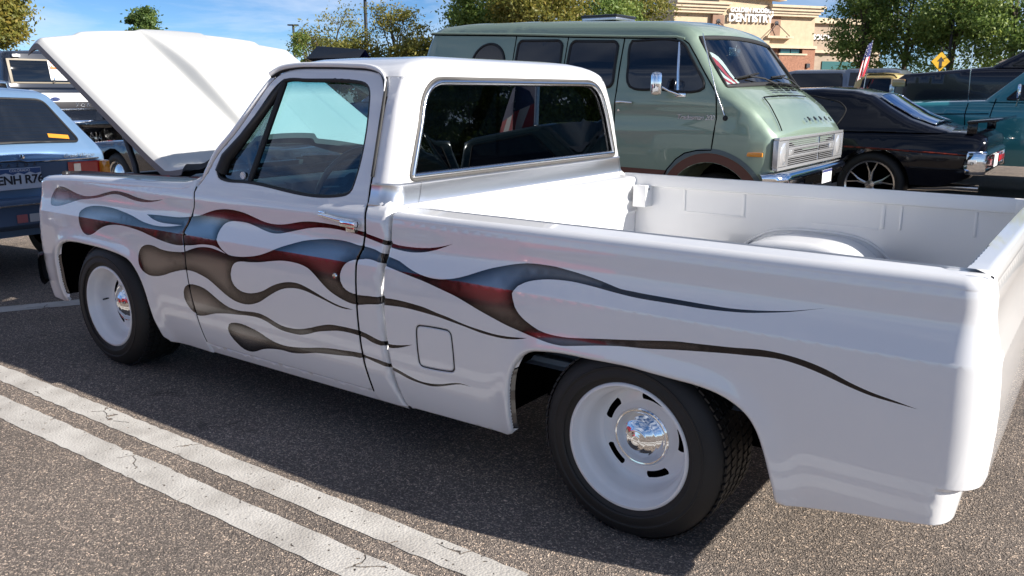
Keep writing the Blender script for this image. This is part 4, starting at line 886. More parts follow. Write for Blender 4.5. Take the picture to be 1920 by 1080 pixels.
# ---- wheels
def wheel(cx, y0, zc, far, dish, R_t=.336, rl=.207, turn=0.0):
    """y0 lip plane; dish: depth of the centre disc"""
    root_m = Matrix.Translation((cx, y0, zc)) @ Matrix.Rotation(turn, 4, 'Z')
    sg = -1 if far else 1
    def T(v): return [tuple(root_m @ Vector((x, sg * y, z))) for x, y, z in v]
    def bld(b, nm, m, par, sm=50):
        b.v = T(b.v); return b.build(nm, m, par, sm, TO)
    W = .265
    w_ob = None
    tread = []
    for k, yy_ in enumerate(np.linspace(.045, W - .045, 29)):
        g = .009 if (k % 6 in (2,)) else 0.0
        tread.append((yy_, R_t - g - .004 * ((yy_ - W / 2) / (W / 2)) ** 2))
    tp = [(.004, rl - .002), (.000, rl + .006), (-.006, rl + .022), (-.011, R_t-.092), (-.0115, R_t-.0905), (-.0145, R_t-.088), (-.0145, R_t-.070), (-.0135, R_t-.068), (-.0135, R_t-.060), (-.0155, R_t-.058), (-.0155, R_t-.054), (-.012, R_t-.052), (-.006, R_t-.036), (.008, R_t-.018), (.024, R_t-.0075), (.036, R_t-.0035)] + tread + [(W - .03, R_t-.004), (W - .01, R_t-.018), (W + .006, R_t-.041), (W + .010, R_t-.076), (W, rl)]
    b = MB(); b.lathe(tp, (0, 0, 0), 'y', 120)
    tyre = bld(b, 'wheel', M_TYRE, truck, 38)
    tyre['label'] = 'black tyre and white dished wheel'
    # raised tread blocks at the shoulder: fine cross cuts
    b = MB()
    for k in range(72):
        a = 2 * math.pi * k / 72; ca, sa = math.cos(a), math.sin(a); rot = Matrix.Rotation(-a, 3, 'Y')
        for yy_, ww, sk in ((.040, .030, .0), (.082, .026, .02), (.132, .028, .045), (.183, .026, .065), (.225, .030, .085)):
            a2 = a + sk; b.box(((R_t + .0005) * math.cos(a2), yy_, (R_t + .0005) * math.sin(a2)), (.006, ww, .021), Matrix.Rotation(-a2, 3, 'Y') @ Matrix.Rotation(R(14), 3, 'X'))
    bld(b, 'tread_blocks', M_TYRE, tyre, None)['kind'] = 'stuff'
    # rim barrel
    rp_ = [(.010, rl + .004), (.002, rl + .006), (-.004, rl + .002), (-.004, rl - .006), (.004, rl - .010), (.020, rl - .014), (.030, rl - .020), (.042, rl - .030), (.060, rl - .033), (dish - .025, rl - .036), (dish - .008, rl - .040), (dish, rl - .047), (dish + .006, rl - .055)]
    b = MB(); b.lathe(rp_, (0, 0, 0), 'y', 96); rim = bld(b, 'rim', M_WHEELWHITE, tyre, 60)
    # centre disc with slots
    ro = rl - .050; slots = []
    for k in range(5):
        a0 = R(72 * k + 6)
        cl = [((.137) * math.cos(a0 + t), (.137) * math.sin(a0 + t)) for t in np.linspace(-.27, .27, 9)]
        up_ = [(c[0] * (1 + .0118 / .137), c[1] * (1 + .0118 / .137)) for c in cl]; dn = [(c[0] * (1 - .0118 / .137), c[1] * (1 - .0118 / .137)) for c in cl[::-1]]
        slots.append(resample(catmull(up_ + dn, .006, True, 95), .008))
    circ = lambda r, n: [(r * math.cos(2 * math.pi * k / n), r * math.sin(2 * math.pi * k / n)) for k in range(n)]
    pts = [p for r in (.155, .15, .122, .115, .10, .095, .085, .06, .03) for p in circ(r, 60)]
    pts = [p for p in pts if not any(seg_dist(np.array([p]), s)[0] < .003 or inside(np.array([p]), s)[0] for s in slots)]
    vv, ff = triangulate(circ(ro, 90), slots, (), pts)
    def dz(r): return float(np.interp(r, [0, .09, .100, .112, .125, .150, ro], [-.020, -.020, -.018, -.006, .0, .004, .006])) 
    b = MB(); b.add([(x, dish + dz(math.hypot(x, z)), z) for x, z in vv], ff.tolist()); disc = bld(b, 'wheel_disc', M_WHEELWHITE, tyre, 40)
    b = MB(); b.lathe([(dish + .035, .0001), (dish + .035, rl - .03)], (0, 0, 0), 'y', 40); bld(b, 'brake_drum', M_SEAM, tyre, None)
    # hub cap: stepped chrome dome
    hp = [(dish - .014, .100), (dish - .021, .099), (dish - .024, .094), (dish - .023, .090), (dish - .026, .087)]
    for r_ in np.linspace(.085, 0.0001, 46):
        gr = .0006 * sum(math.exp(-((r_ - q) / .0026) ** 2) for q in (.064, .034, .016))
        hp.append((dish - .026 - .036 * (1 - (r_ / .086) ** 2) - gr, r_))
    b = MB(); b.lathe(hp, (0, 0, 0), 'y', 64); bld(b, 'hub_cap', M_CHROME, tyre, 35)
    va_ = R(8) if cx > 1 else R(180)
    b = MB(); b.tube([(.176 * math.cos(va_), dish - .01, .176 * math.sin(va_)), (.168 * math.cos(va_), dish - .05, .168 * math.sin(va_))], .0045, 8); bld(b, 'valve_stem', M_STEEL, tyre, 60)
    return tyre
wheel(2.978, .020, .3165, False, .122, .322, .209)
wheel(-.052, .010, .3165, False, .112, .322, .209)
wheel(2.978, 1.98, .3165, True, .122, .322, .209)
wheel(-.052, 1.99, .3165, True, .112, .322, .209)
# ================================================================== building behind the lot
def stucco(name, col, sc=3.0): return pm(name, col, 0.9, noise=(sc, 0.10), bump=(60, 0.15))
M_BEIGE = stucco('beige_stucco', (.55, .43, .29)); M_TRIM = stucco('pale_trim_stucco', (.60, .49, .35)); M_BROWNP = stucco('brown_stucco', (.30, .185, .13)); M_TAN = stucco('tan_stucco', (.38, .30, .225))
M_BRICK = pm('red_brick', (.33, .16, .10), .9, noise=(9, .25), bump=(90, .3)); M_TEALG = pm('teal_window_glass', (.04, .12, .11), .05, spec=.8)
BO = Vector((-18.81, 58.56, 0)); BU = Vector((.566, .824, 0)).normalized(); BN = Vector((.824, -.566, 0)).normalized()
bld = thing('shop_building', 'beige stucco dental office with white raised sign letters behind the trees', 'building', tuple(BO), math.atan2(BU.y, BU.x))
def bb(name, u0, u1, z0, z1, d0, d1, mat, bevel=0.0, parent=None):
    """box on the facade: d is how far it stands out towards the lot"""
    b = MB(); b.box(((u0 + u1) / 2, -(d0 + d1) / 2, (z0 + z1) / 2), (u1 - u0, d1 - d0, z1 - z0), bevel=bevel); return b.build(name, mat, parent or bld, 40)
bb('main_wall', -5.9, 5.95, 4.5, 6.95, -9, 0, M_BEIGE)
bb('raised_centre_wall', -2.5, 1.9, 4.5, 8.3, -4, .25, M_BEIGE)
for u0, u1 in ((-6.1, -1.75), (1.62, 6.3)):
    for k, (z0, z1, d) in enumerate(((6.62, 6.80, .35), (6.80, 6.98, .45), (6.98, 7.20, .58), (7.20, 7.36, .72))): bb('cornice_step', u0 + (.1 if u0 > 0 else 0) * (3 - k) * .3, u1 - (.12 * (3 - k)), z0, z1 + .003, -.3, d, M_TRIM)
b = MB(); b.prism([(-2.9, 7.9), (2.75, 7.62), (2.75, 7.75), (-.05, 9.2), (-2.9, 8.0)], lambda u, z, h: (u, -h, z), -.1, .75); b.build('gable_coping', M_TRIM, bld, 40)
bb('brown_panel', -2.96, -2.04, 4.9, 6.54, 0, .27, M_BROWNP); bb('brown_panel', 1.92, 2.90, 5.26, 6.60, 0, .04, M_BROWNP)
bb('ledge', 1.55, 3.80, 5.08, 5.24, 0, .5, M_TRIM)
bb('band', -5.9, 6.05, 4.40, 4.60, -.2, .35, M_TRIM)
for u in (-2.5, 2.38):
    b = MB(); b.lathe([(0, .0001), (0, .16), (.1, .14), (.14, .0001)], (u, -.30, 6.12), 'y', 12); b.build('wall_lamp', M_STEEL, bld, 40)
    for s_ in (-1, 1):
        b = MB(); b.tube([(u, -.32, 6.1), (u + s_ * .95, -.62, 5.22)], .028, 6); b.build('tie_rod', M_STEEL, bld, 40)
bb('brick_wall', -5.9, 4.86, 0, 4.40, -8.8, -.1, M_BRICK); bb('brick_pier', 4.86, 6.0, 0, 4.40, -.3, .22, M_BRICK)
bb('window_frame', 3.0, 4.86, 2.6, 4.40, -.1, -.02, M_STEEL)
for k in range(2): bb('window_pane', 3.08 + k * .9, 3.90 + k * .9, 3.95, 4.34, -.02, .03, M_TEALG); bb('window_pane', 3.08 + k * .9, 3.90 + k * .9, 2.65, 3.88, -.02, .03, M_TEALG)
bb('brick_screen_wall', 2.4, 4.7, 0, 3.9, .5, .8, M_BRICK); bb('screen_coping', 2.3, 4.8, 3.9, 4.02, .42, .88, M_TRIM)
bb('wall_light', 5.2, 5.5, 3.05, 3.35, .22, .4, M_STEEL)
bb('wing_wall', 5.95, 13.5, 0, 6.35, -9, -1.4, M_TAN); bb('wing_parapet', 5.9, 13.7, 6.35, 6.75, -9.2, -1.05, M_TRIM); bb('wing_band', 5.95, 13.5, 4.2, 4.4, -1.4, -1.1, M_TRIM)
bb('wing_window', 8.0, 11.5, 1.0, 3.6, -1.4, -1.33, M_TEALG)
bb('rooftop_unit', -4.9, -2.6, 7.0, 8.4, -4, -2.6, pm('rooftop_grey', (.10, .10, .11), .7))
def sign(txt, u, z, d, size, mat, dark, nm, **k):
    o = lettering(nm, txt, size, (u, -d, z), (1, 0, 0), (0, 0, 1), mat, bld, extrude=.06, **k)
    return o
sign('GOLDEN MODERN', .12, 6.90, .40, .42, M_WHITEPLAIN, None, 'sign_letters', bold=.012)
sign('DENTISTRY', .05, 6.36, .42, .74, M_WHITEPLAIN, None, 'sign_letters', bold=.022, spacing=.96)
sign('SOUTH', 7.75, 5.34, -1.28, .52, M_WHITEPLAIN, None, 'sign_letters', bold=.01)
# ================================================================== trees
def leaf_mat(name, c1, c2, c3):
    m = bpy.data.materials.new(name); nt, b = nodes_of(m); N = nt.nodes.new; L = nt.links.new
    oi = N('ShaderNodeAttribute'); oi.attribute_name = 'tone'
    r = N('ShaderNodeValToRGB'); r.color_ramp.elements[0].color = (*c1, 1); r.color_ramp.elements[1].color = (*c3, 1); q = r.color_ramp.elements.new(.5); q.color = (*c2, 1)
    L(oi.outputs['Fac'], r.inputs['Fac']); L(r.outputs['Color'], b.inputs['Base Color']); b.inputs['Roughness'].default_value = .55
    tr = N('ShaderNodeBsdfTranslucent'); L(r.outputs['Color'], tr.inputs['Color']); mx_ = N('ShaderNodeMixShader'); mx_.inputs[0].default_value = .45
    L(b.outputs[0], mx_.inputs[1]); L(tr.outputs[0], mx_.inputs[2]); L(mx_.outputs[0], nt.nodes['Material Output'].inputs[0])
    return m
M_LEAF_G = leaf_mat('green_leaves', (.09, .16, .04), (.21, .30, .07), (.36, .41, .10))
M_LEAF_Y = leaf_mat('yellowing_leaves', (.10, .13, .03), (.22, .22, .045), (.36, .27, .05))
M_LEAF_O = leaf_mat('autumn_leaves', (.12, .08, .03), (.22, .13, .04), (.30, .18, .05))
M_LEAF_D = leaf_mat('dark_green_leaves', (.055, .11, .028), (.12, .19, .045), (.22, .28, .065))
M_BARK = pm('grey_brown_bark', (.10, .075, .055), .9, noise=(6, .3), bump=(30, .4))
def tree(label, base, h, rx, mat, seed, n_clump=70, per=70, leaf=.13, low=.32, ry=None, sparse=1.0, group='trees round the lot'):
    rg = random.Random(seed); ry = ry or rx
    t = thing('tree', label, 'tree', base, 0, group)
    b = MB(); tips = []
    top = Vector((rg.uniform(-.2, .2), rg.uniform(-.2, .2), h * .72)); fork = h * low
    trunk = [Vector((0, 0, 0)), Vector((rg.uniform(-.06, .06), rg.uniform(-.06, .06), fork * .5)), Vector((rg.uniform(-.1, .1), rg.uniform(-.1, .1), fork)), top]
    b.tube(trunk, [h * .022 + .03, h * .018 + .02, h * .015 + .015, .02], 7)
    nl = 9
    for i in range(nl):
        a = 2 * math.pi * (i + rg.random() * .6) / nl; k = rg.uniform(.0, .75); st = trunk[2].lerp(top, k)
        e = Vector((math.cos(a) * rx * rg.uniform(.6, .95), math.sin(a) * ry * rg.uniform(.6, .95), fork + (h - fork) * rg.uniform(.25, .92)))
        m_ = st.lerp(e, .5) + Vector((0, 0, rg.uniform(.0, .3)))
        b.tube([st, m_, e], [.035 + .01 * h * .3, .03, .010], 5); tips += [m_.lerp(e, .3), m_.lerp(e, .7), e]
        for j in range(3):
            s2 = m_.lerp(e, rg.random()); e2 = s2 + Vector((rg.uniform(-1, 1) * rx * .4, rg.uniform(-1, 1) * ry * .4, rg.uniform(-.1, .5) * h * .15)); b.tube([s2, e2], [.018, .005], 4); tips.append(e2)
    b.build('trunk', M_BARK, t, 60)
    cen = []
    for i in range(int(n_clump * 1.35)):
        if rg.random() < .6: c = rg.choice(tips) + Vector((rg.gauss(0, .22), rg.gauss(0, .22), rg.gauss(0, .2)))
        else:
            while True:
                v = Vector((rg.uniform(-1, 1), rg.uniform(-1, 1), rg.uniform(-1, 1)))
                if v.length < 1: break
            v = v.normalized() * v.length ** .5; zc = fork + (h - fork) * .52
            c = Vector((v.x * rx, v.y * ry, zc + v.z * (h - fork) * .5))
        cen.append(c)
    rs = np.random.RandomState(seed)
    P = []; T = []
    for c in cen:
        k = int(per * 2.1 * rg.uniform(.5, 1.4) * sparse); s_ = rg.uniform(.22, .48) * (rx / 2.2) ** .5
        P.append(rs.normal(0, 1, (k, 3)) * [s_, s_, s_ * .55] + [c.x, c.y, c.z]); T.append(np.clip(rs.normal(rg.uniform(.3, .7), .16, k), 0, 1))
    P = np.concatenate(P); T = np.concatenate(T); keep = P[:, 2] > fork * .75; P = P[keep]; T = T[keep]; n = len(P)
    d1 = rs.normal(0, 1, (n, 3)); d1 /= np.linalg.norm(d1, axis=1)[:, None]; d2 = rs.normal(0, 1, (n, 3)); d2 -= d1 * (d1 * d2).sum(1)[:, None]; d2 /= np.linalg.norm(d2, axis=1)[:, None]
    L_ = leaf * 1.25 * rs.uniform(.6, 1.3, (n, 1)); W_ = L_ * .5
    V = np.stack([P - d1 * L_ * .5, P + d2 * W_ * .5, P + d1 * L_ * .5, P - d2 * W_ * .5], 1).reshape(-1, 3)
    me = bpy.data.meshes.new('crown'); me.vertices.add(len(V)); me.vertices.foreach_set('co', V.ravel()); me.loops.add(4 * n); me.polygons.add(n)
    me.loops.foreach_set('vertex_index', np.arange(4 * n)); me.polygons.foreach_set('loop_start', np.arange(0, 4 * n, 4)); me.polygons.foreach_set('loop_total', np.full(n, 4))
    me.update(); me.validate(); me.materials.append(mat)
    at = me.attributes.new('tone', 'FLOAT', 'POINT'); at.data.foreach_set('value', np.repeat(T, 4))
    o = bpy.data.objects.new('crown', me); COL.objects.link(o); o.parent = t
    return t
TR = [
    ('yellow green tree at the left edge behind the dark topper', (-34.6, 14.6, 0), 5.4, 1.5, M_LEAF_Y, 1, 60, 90, .15, .35, 1),
    ('small green treetop showing above the raised white hood', (-53.9, 33.4, 0), 7.0, 1.0, M_LEAF_D, 2, 40, 80, .2, .5, 1),
    ('sparse brownish tree beside the tall lamp post', (-28.6, 28.1, 0), 5.45, 1.55, M_LEAF_Y, 3, 60, 46, .11, .25, .42),
    ('loose green and yellow tree left of the green van', (-24.6, 28.6, 0), 5.45, 1.35, M_LEAF_Y, 4, 66, 62, .11, .22, .45),
    ('little tree at the end of the white hood', (-31.9, 29.4, 0), 4.3, .65, M_LEAF_G, 5, 24, 60, .13, .3, 1),
    ('broad green tree behind the rear of the van roof', (-19.9, 29.8, 0), 6.9, 1.9, M_LEAF_G, 6, 80, 70, .14, .3, 1),
    ('olive tree behind the roof vent of the van', (-16.9, 29.2, 0), 7.2, 2.0, M_LEAF_Y, 7, 80, 70, .14, .3, 1),
    ('tree with mixed green leaves behind the middle of the van', (-16.0, 32.6, 0), 6.8, 1.9, M_LEAF_G, 8, 80, 75, .14, .3, 1),
    ('golden green tree left of the dental office sign', (-15.9, 35.0, 0), 6.2, 2.2, M_LEAF_Y, 9, 95, 75, .13, .3, 1),
    ('bushy green tree in front of the tan wing', (-4.95, 34.8, 0), 6.4, 1.05, M_LEAF_G, 10, 85, 80, .12, .25, .52),
    ('dark green tree right of the flag', (-3.4, 35.4, 0), 7.2, 1.6, M_LEAF_D, 11, 95, 85, .12, .25, .52),
    ('light green tree above the navy pickup', (-1.5, 34.6, 0), 6.3, 1.6, M_LEAF_G, 12, 100, 85, .12, .2, .52),
    ('green tree at the right edge of the lot', (.6, 33.2, 0), 6.6, 1.7, M_LEAF_G, 13, 100, 85, .12, .2, .52),
    ('bare orange tree over the tan wing of the office', (-12.8, 70.5, 0), 8.9, 1.6, M_LEAF_O, 14, 40, 40, .2, .5, .8),
    ('low shrubby tree under the sparse lamp post tree', (-25.9, 27.2, 0), 3.6, 1.5, M_LEAF_Y, 15, 60, 60, .13, .2, 1),
    ('low shrubby tree beside the van rear', (-22.6, 27.4, 0), 3.7, 1.3, M_LEAF_Y, 16, 60, 60, .13, .2, 1),
]
for lab, base, h, rx, m, sd, nc, per, lf, low, sp in TR: tree(lab, base, h, rx, m, sd, nc, per, lf, low, sparse=sp)
# trees beyond the right edge of the picture, mirrored in the truck's rear window
for i, (x, y, h, rx) in enumerate(((9.5, 33, 7.0, 2.2), (14, 31, 6.6, 2.2), (18.5, 29, 7.2, 2.4), (23, 27, 6.6, 2.3), (27, 23, 7.0, 2.4))):
    tree((['tree with a pale trunk nearest the corner of the mirrored row', 'second mirrored tree in the dark rear window', 'tallest tree mirrored in the middle of the rear window', 'fourth mirrored tree in the dark rear window', 'last tree of the mirrored row, far right of the lot'])[i], (x, y, 0), h, rx, M_LEAF_D if i % 2 else M_LEAF_G, 30 + i, 110, 80, .2, .12, group='trees mirrored in the rear window')
# ================================================================== lamp posts, signs
def lamp_post(label, base, h, heads=1):
    t = thing('lamp_post', label, 'lamp post', base, 0, 'car park lamp posts')
    b = MB(); b.tube([(0, 0, 0), (0, 0, h)], [.11, .08], 8); b.build('pole', M_STEEL, t, 60)
    b = MB(); b.lathe([(0, .0001), (.0, .16), (.05, .10), (.30, .09)], (0, 0, 0), 'z', 12); b.build('base', pm('concrete', (.35, .33, .3), .9), t, 40)
    b = MB(); b.box((0, 0, h + .04), (.75, .35, .09), Matrix.Rotation(R(35), 3, 'Z'), bevel=.02); b.build('lamp_head', M_STEEL, t, 40)
lamp_post('tall dark lamp post rising through the sparse trees', (-28.5, 30.4, 0), 5.9)
lamp_post('small distant lamp post above the far end of the white hood', (-44.9, 39.6, 0), 5.75)
lamp_post('dark lamp post behind the flag at the tan wing', (-6.6, 42.1, 0), 9.0)
ws = thing('warning_sign', 'yellow diamond warning sign below the green trees', 'road sign', (-1.35, 30.9, 0), R(38))
b = MB(); b.tube([(0, .02, 0), (0, .02, 2.9)], .03, 6); b.build('post', M_STEEL, ws, 40)
b = MB(); b.prism([(-.33, 2.42), (0, 2.09), (.33, 2.42), (0, 2.75)], lambda u, z, h: (u, -h, z), 0, .02); b.build('panel', pm('sign_yellow', (.75, .42, .01), .5), ws, None)
b = MB(); b.prism([(-.05, 2.22), (.05, 2.22), (.05, 2.42), (.13, 2.42), (0, 2.58), (-.13, 2.42), (-.05, 2.42)], lambda u, z, h: (u, -h, z), .021, .026); b.build('arrow', M_INK, ws, None)
rs_ = thing('shop_sign', 'red sign board high among the trees at the right', 'sign', (-1.28, 33.93, 0), R(36))
b = MB(); b.tube([(-.30, .05, 0), (-.30, .05, 4.9)], .06, 8); b.build('post', M_STEEL, rs_, 40)
b = MB(); b.box((0, 0, 4.62), (.95, .10, .50), bevel=.015); b.build('board', pm('sign_red', (.42, .02, .02), .5), rs_, 40)
# ================================================================== other vehicles
def solid(outline, hw, yc, r=.06, step=.08, crown=0.03, skip=None, n=8, soft=None, grid=.14, flat=None):
    """closed body: side silhouette carried across the width, edges rounded over r, roof crowned"""
    o = resample(outline, step); oa = np.array(o)
    g = np.stack(np.meshgrid(np.arange(oa[:, 0].min(), oa[:, 0].max(), grid), np.arange(oa[:, 1].min(), oa[:, 1].max(), grid * .6)), -1).reshape(-1, 2)
    g = g[inside(g, o)]; g = g[seg_dist(g, o) > r * 1.1]
    pts = np.concatenate([g] + [offset_points(o, r * k) for k in (.1, .3, .6, 1.0)])
    v, f = triangulate(o, (), (), pts)
    sl = soft if soft is not None else list(o) + [o[0]]
    def Y(p): return np.array([hw(x, z) for x, z in p]) - rnd(seg_dist(p, sl, False), r)
    y = Y(v); b = MB()
    b.add([(x, yc - k, z) for (x, z), k in zip(v, y)], f.tolist()); b.add([(x, yc + k, z) for (x, z), k in zip(v, y)], f[:, ::-1].tolist())
    yb = Y(oa); N = len(o); area = 0.5 * np.sum(oa[:, 0] * np.roll(oa[:, 1], -1) - np.roll(oa[:, 0], -1) * oa[:, 1]); sg = 1 if area > 0 else -1
    tg = np.roll(oa, -1, 0) - np.roll(oa, 1, 0); tg /= np.linalg.norm(tg, axis=1)[:, None] + 1e-9; nr = np.stack([tg[:, 1], -tg[:, 0]], 1) * sg
    rows = []
    for i, (x, z) in enumerate(o):
        c = crown * max(0.0, nr[i, 1] * .8 + .2) if nr[i, 1] > -.2 else 0
        rows.append([(x + nr[i, 0] * c * (1 - t * t), yc + t * yb[i], z + nr[i, 1] * c * (1 - t * t)) for t in np.linspace(-1, 1, n + 1)])
    vv = [p for rw_ in rows for p in rw_]; ff = []
    for i in range(N):
        j = (i + 1) % N; mx_, mz = (oa[i] + oa[j]) / 2
        if skip and skip(mx_, mz): continue
        for k in range(n): ff.append((i * (n + 1) + k, j * (n + 1) + k, j * (n + 1) + k + 1, i * (n + 1) + k + 1))
    b.add(vv, ff)
    return b
def finish(b, name, mats, parent, origin, smooth=32):
    o = b.build(name, mats, parent, None, origin, fix=False)
    bm = bmesh.new(); bm.from_mesh(o.data); bmesh.ops.remove_doubles(bm, verts=bm.verts, dist=2e-4); bmesh.ops.recalc_face_normals(bm, faces=bm.faces); bm.to_mesh(o.data); bm.free()
    o.data.shade_smooth(); o.data.set_sharp_from_angle(angle=R(smooth)); return o
def side_patch(name, poly, hw, yc, mat, parent, origin, out=.006, far=False, seal=None, step=.05):
    poly = resample(poly, step); g = np.array(poly); pts = np.stack(np.meshgrid(np.arange(g[:, 0].min(), g[:, 0].max(), .1), np.arange(g[:, 1].min(), g[:, 1].max(), .06)), -1).reshape(-1, 2)
    pts = pts[inside(pts, poly)]; pts = pts[seg_dist(pts, poly) > .02] if len(pts) else pts
    v, f = triangulate(poly, (), (), pts); s = 1 if far else -1
    b = MB(); b.add([(x, yc + s * (hw(x, z) + out), z) for x, z in v], f.tolist()); o = b.build(name, mat, parent, 60, origin)
    if seal:
        b = MB(); b.tube([(x, yc + s * (hw(x, z) + out * .6), z) for x, z in poly], seal, 6, closed=True); b.build('window_seal', M_BLACK, o, 60, origin)
    return o
def seam(pts, hw, yc, parent, origin, rad=.006, far=False, name='panel_gap', mat=None):
    s = 1 if far else -1; b = MB(); b.tube([(x, yc + s * (hw(x, z) + .0005), z) for x, z in resample(pts, .08, False)], rad, 5); return b.build(name, mat or M_SEAM, parent, 60, origin)
def car_wheel(parent, origin, c, Rt, rr, far=False, w=.21, spokes=5, mat=None, hub=None, style='spoke'):
    sg = -1 if far else 1; x, y, z = c; mat = mat or M_CHROME2
    b = MB(); b.lathe([(sg * .0, rr), (-sg * .012, rr + .02), (-sg * .012, Rt - .05), (sg * .01, Rt - .012), (sg * .04, Rt), (sg * (w - .03), Rt), (sg * w, Rt - .03), (sg * w, rr)], c, 'y', 40); t = b.build('wheel', M_TYRE, parent, 45, origin)
    b = MB(); b.lathe([(sg * .004, rr + .006), (-sg * .006, rr), (sg * .004, rr - .018), (sg * .05, rr - .03), (sg * .12, rr - .04)], c, 'y', 40); b.build('rim', mat, t, 45, origin)
    b = MB(); b.lathe([(sg * .11, .0001), (sg * .11, rr - .02)], c, 'y', 24); b.build('brake_disc', M_SEAM, t, None, origin)
    if style == 'spoke':
        for k in range(spokes):
            for d_ in (-.16, .16):
                a0 = 2 * math.pi * k / spokes + .3; a1 = a0 + d_; b = MB()
                b.tube([(x + .04 * math.cos(a0), y + sg * .03, z + .04 * math.sin(a0)), (x + rr * .55 * math.cos(a0 + d_ * .7), y + sg * .025, z + rr * .55 * math.sin(a0 + d_ * .7)), (x + (rr - .012) * math.cos(a1 * 1 + d_ * .5), y + sg * .012, z + (rr - .012) * math.sin(a1 + d_ * .5))], [.022, .014, .012], 6); b.build('spoke', mat, t, 60, origin)
        b = MB(); b.lathe([(sg * .0, .0001), (sg * .005, .05), (sg * .04, .06)], c, 'y', 20); b.build('hub', mat, t, 45, origin)
    else:
        b = MB(); b.lathe([(sg * .0, .0001), (sg * .01, rr * .5), (sg * .03, rr * .8), (sg * .05, rr - .03)], c, 'y', 24); b.build('wheel_cover', mat, t, 45, origin)
    return t
def paint(name, col, metal=.3, rough=.28, back=(.015, .015, .016)):
    m = two_sided(name, col, back, rough, 1.0); m.node_tree.nodes['Principled BSDF'].inputs['Metallic'].default_value = metal; return m
def arch(cx, cz, r, zb, n=14):
    """wheel-arch points from rear (+x) to front (-x) above zb"""
    a0 = math.asin(min(1, (zb - cz) / r)); return [(cx + r * math.cos(a), cz + r * math.sin(a)) for a in np.linspace(a0, math.pi - a0, n)]
M_BRIGHT = pm('bright_silver_plastic', (.58, .59, .61), .22, .6)
# ------------------------------------------------------------------ green van
V_GUT=[(-2.038,2.013),(-0.927,1.961),(-0.242,1.927),(0.303,1.903),(0.823,1.883),(0.932,1.823)]
V_DOORF=[(0.823,1.883),(0.883,1.862),(0.946,1.822),(1.036,1.708),(1.174,1.52),(1.255,1.409),(1.27,1.347),(1.276,1.186),(1.266,1.086),(1.249,0.921),(1.113,0.913),(1.002,0.885),(0.919,0.828),(0.835,0.731),(0.814,0.69)]
V_WINF=[(0.39,1.861),(0.374,1.824),(0.387,1.64),(0.4,1.496),(0.428,1.457),(0.475,1.437),(0.711,1.432),(1.105,1.423),(1.143,1.446),(1.141,1.483),(1.052,1.62),(0.978,1.721),(0.905,1.817),(0.844,1.848)]
V_BAR=[(0.86,1.837),(0.905,1.426)]
VYC, VHW = 5.85, 1.08
VO = (-.2, VYC, 0)
van = thing('van', 'green passenger van with chrome grille parked beyond the white truck bed', 'van', VO)
def v_hw(x, z):
    t = float(np.interp(z, [0, .5, .9, 1.12, 1.15, 1.35, 1.38, 1.6, 1.95, 2.1], [.06, .02, 0, .0, .012, .0, .012, .045, .14, .2])); nose = .10 * max(0, (x - 1.35) / .45) ** 2
    return VHW - t - nose
M_VAN = paint('green_van_paint', (.235, .315, .245), .25, .45, (.03, .025, .02)); M_VANROOF = M_VAN
M_VBROWN = pm('brown_stripe_paint', (.12, .045, .03), .5)
v_roof = [(-2.16, 1.2), (-2.13, 1.6), (-2.09, 1.86), (-2.05, 1.99), (-2.02, 2.035), (-1.93, 2.066), (-1.59, 2.087), (-.92, 2.08), (-.27, 2.058), (.54, 2.025), (.75, 2.006), (.90, 1.965), (.985, 1.90), (1.0, 1.87)]
v_ws = [(1.0, 1.87), (1.31, 1.455)]
v_nose = [(1.31, 1.455), (1.40, 1.40), (1.58, 1.27), (1.70, 1.14), (1.755, 1.075), (1.775, 1.045), (1.765, .77), (1.75, .60), (1.64, .56)]
v_out = [(-2.16, .62)] + v_roof + v_nose + arch(1.235, .42, .395, .55) + [(.7, .57), (-1.1, .60)] + arch(-1.55, .46, .40, .61) 
v_body = solid(v_out, v_hw, VYC, .07, .07, .05, skip=lambda x, z: 1.005 < x < 1.30 and z > 1.46, soft=v_roof + v_ws[1:] + v_nose, grid=.12)
finish(v_body, 'body', M_VAN, van, VO)
seam([(x, z) for x, z in [(-2.04, 2.005)] + V_GUT[1:-1]] + [(.90, 1.865)], v_hw, VYC, van, VO, .013, name='drip_rail', mat=M_VAN)
seam([(x, z - .014) for x, z in [(-2.04, 2.005)] + V_GUT[1:-1]], v_hw, VYC, van, VO, .008)
seam(V_DOORF + [(.80, .64)], v_hw, VYC, van, VO); seam([(.306, 1.89), (.30, 1.6), (.285, 1.2), (.30, .62)], v_hw, VYC, van, VO)
seam([(-.303, 1.91), (-.31, 1.3), (-.31, .64)], v_hw, VYC, van, VO, .005); seam([(-.916, 1.94), (-.92, 1.3), (-.91, .66)], v_hw, VYC, van, VO, .005)
M_VGL = pm('van_window_glass', (.008, .010, .014), .03, spec=.9)
winf = side_patch('door_window', catmull(V_WINF, .04, True, 50), v_hw, VYC, M_VGL, van, VO, .004, seal=.012)
seam(V_BAR, v_hw, VYC, van, VO, .013, name='vent_window_bar', mat=M_CHROME2)
for poly in ([(-.85, 1.895), (-.40, 1.885), (-.36, 1.85), (-.345, 1.50), (-.38, 1.465), (-.85, 1.48), (-.885, 1.52), (-.875, 1.86)], [(-.23, 1.875), (.215, 1.86), (.25, 1.825), (.248, 1.49), (.215, 1.45), (-.24, 1.465), (-.275, 1.50), (-.262, 1.84)]):
    side_patch('side_window', round_poly(poly, .03, 3), v_hw, VYC, M_VGL, van, VO, .004, seal=.014)
side_patch('round_window', [(-1.225 + .205 * math.cos(a), 1.675 + .20 * math.sin(a)) for a in np.linspace(0, 2 * math.pi, 32, endpoint=False)], v_hw, VYC, pm('smoked_round_glass', (.03, .026, .02), .05, spec=.8), van, VO, .004, seal=.014)
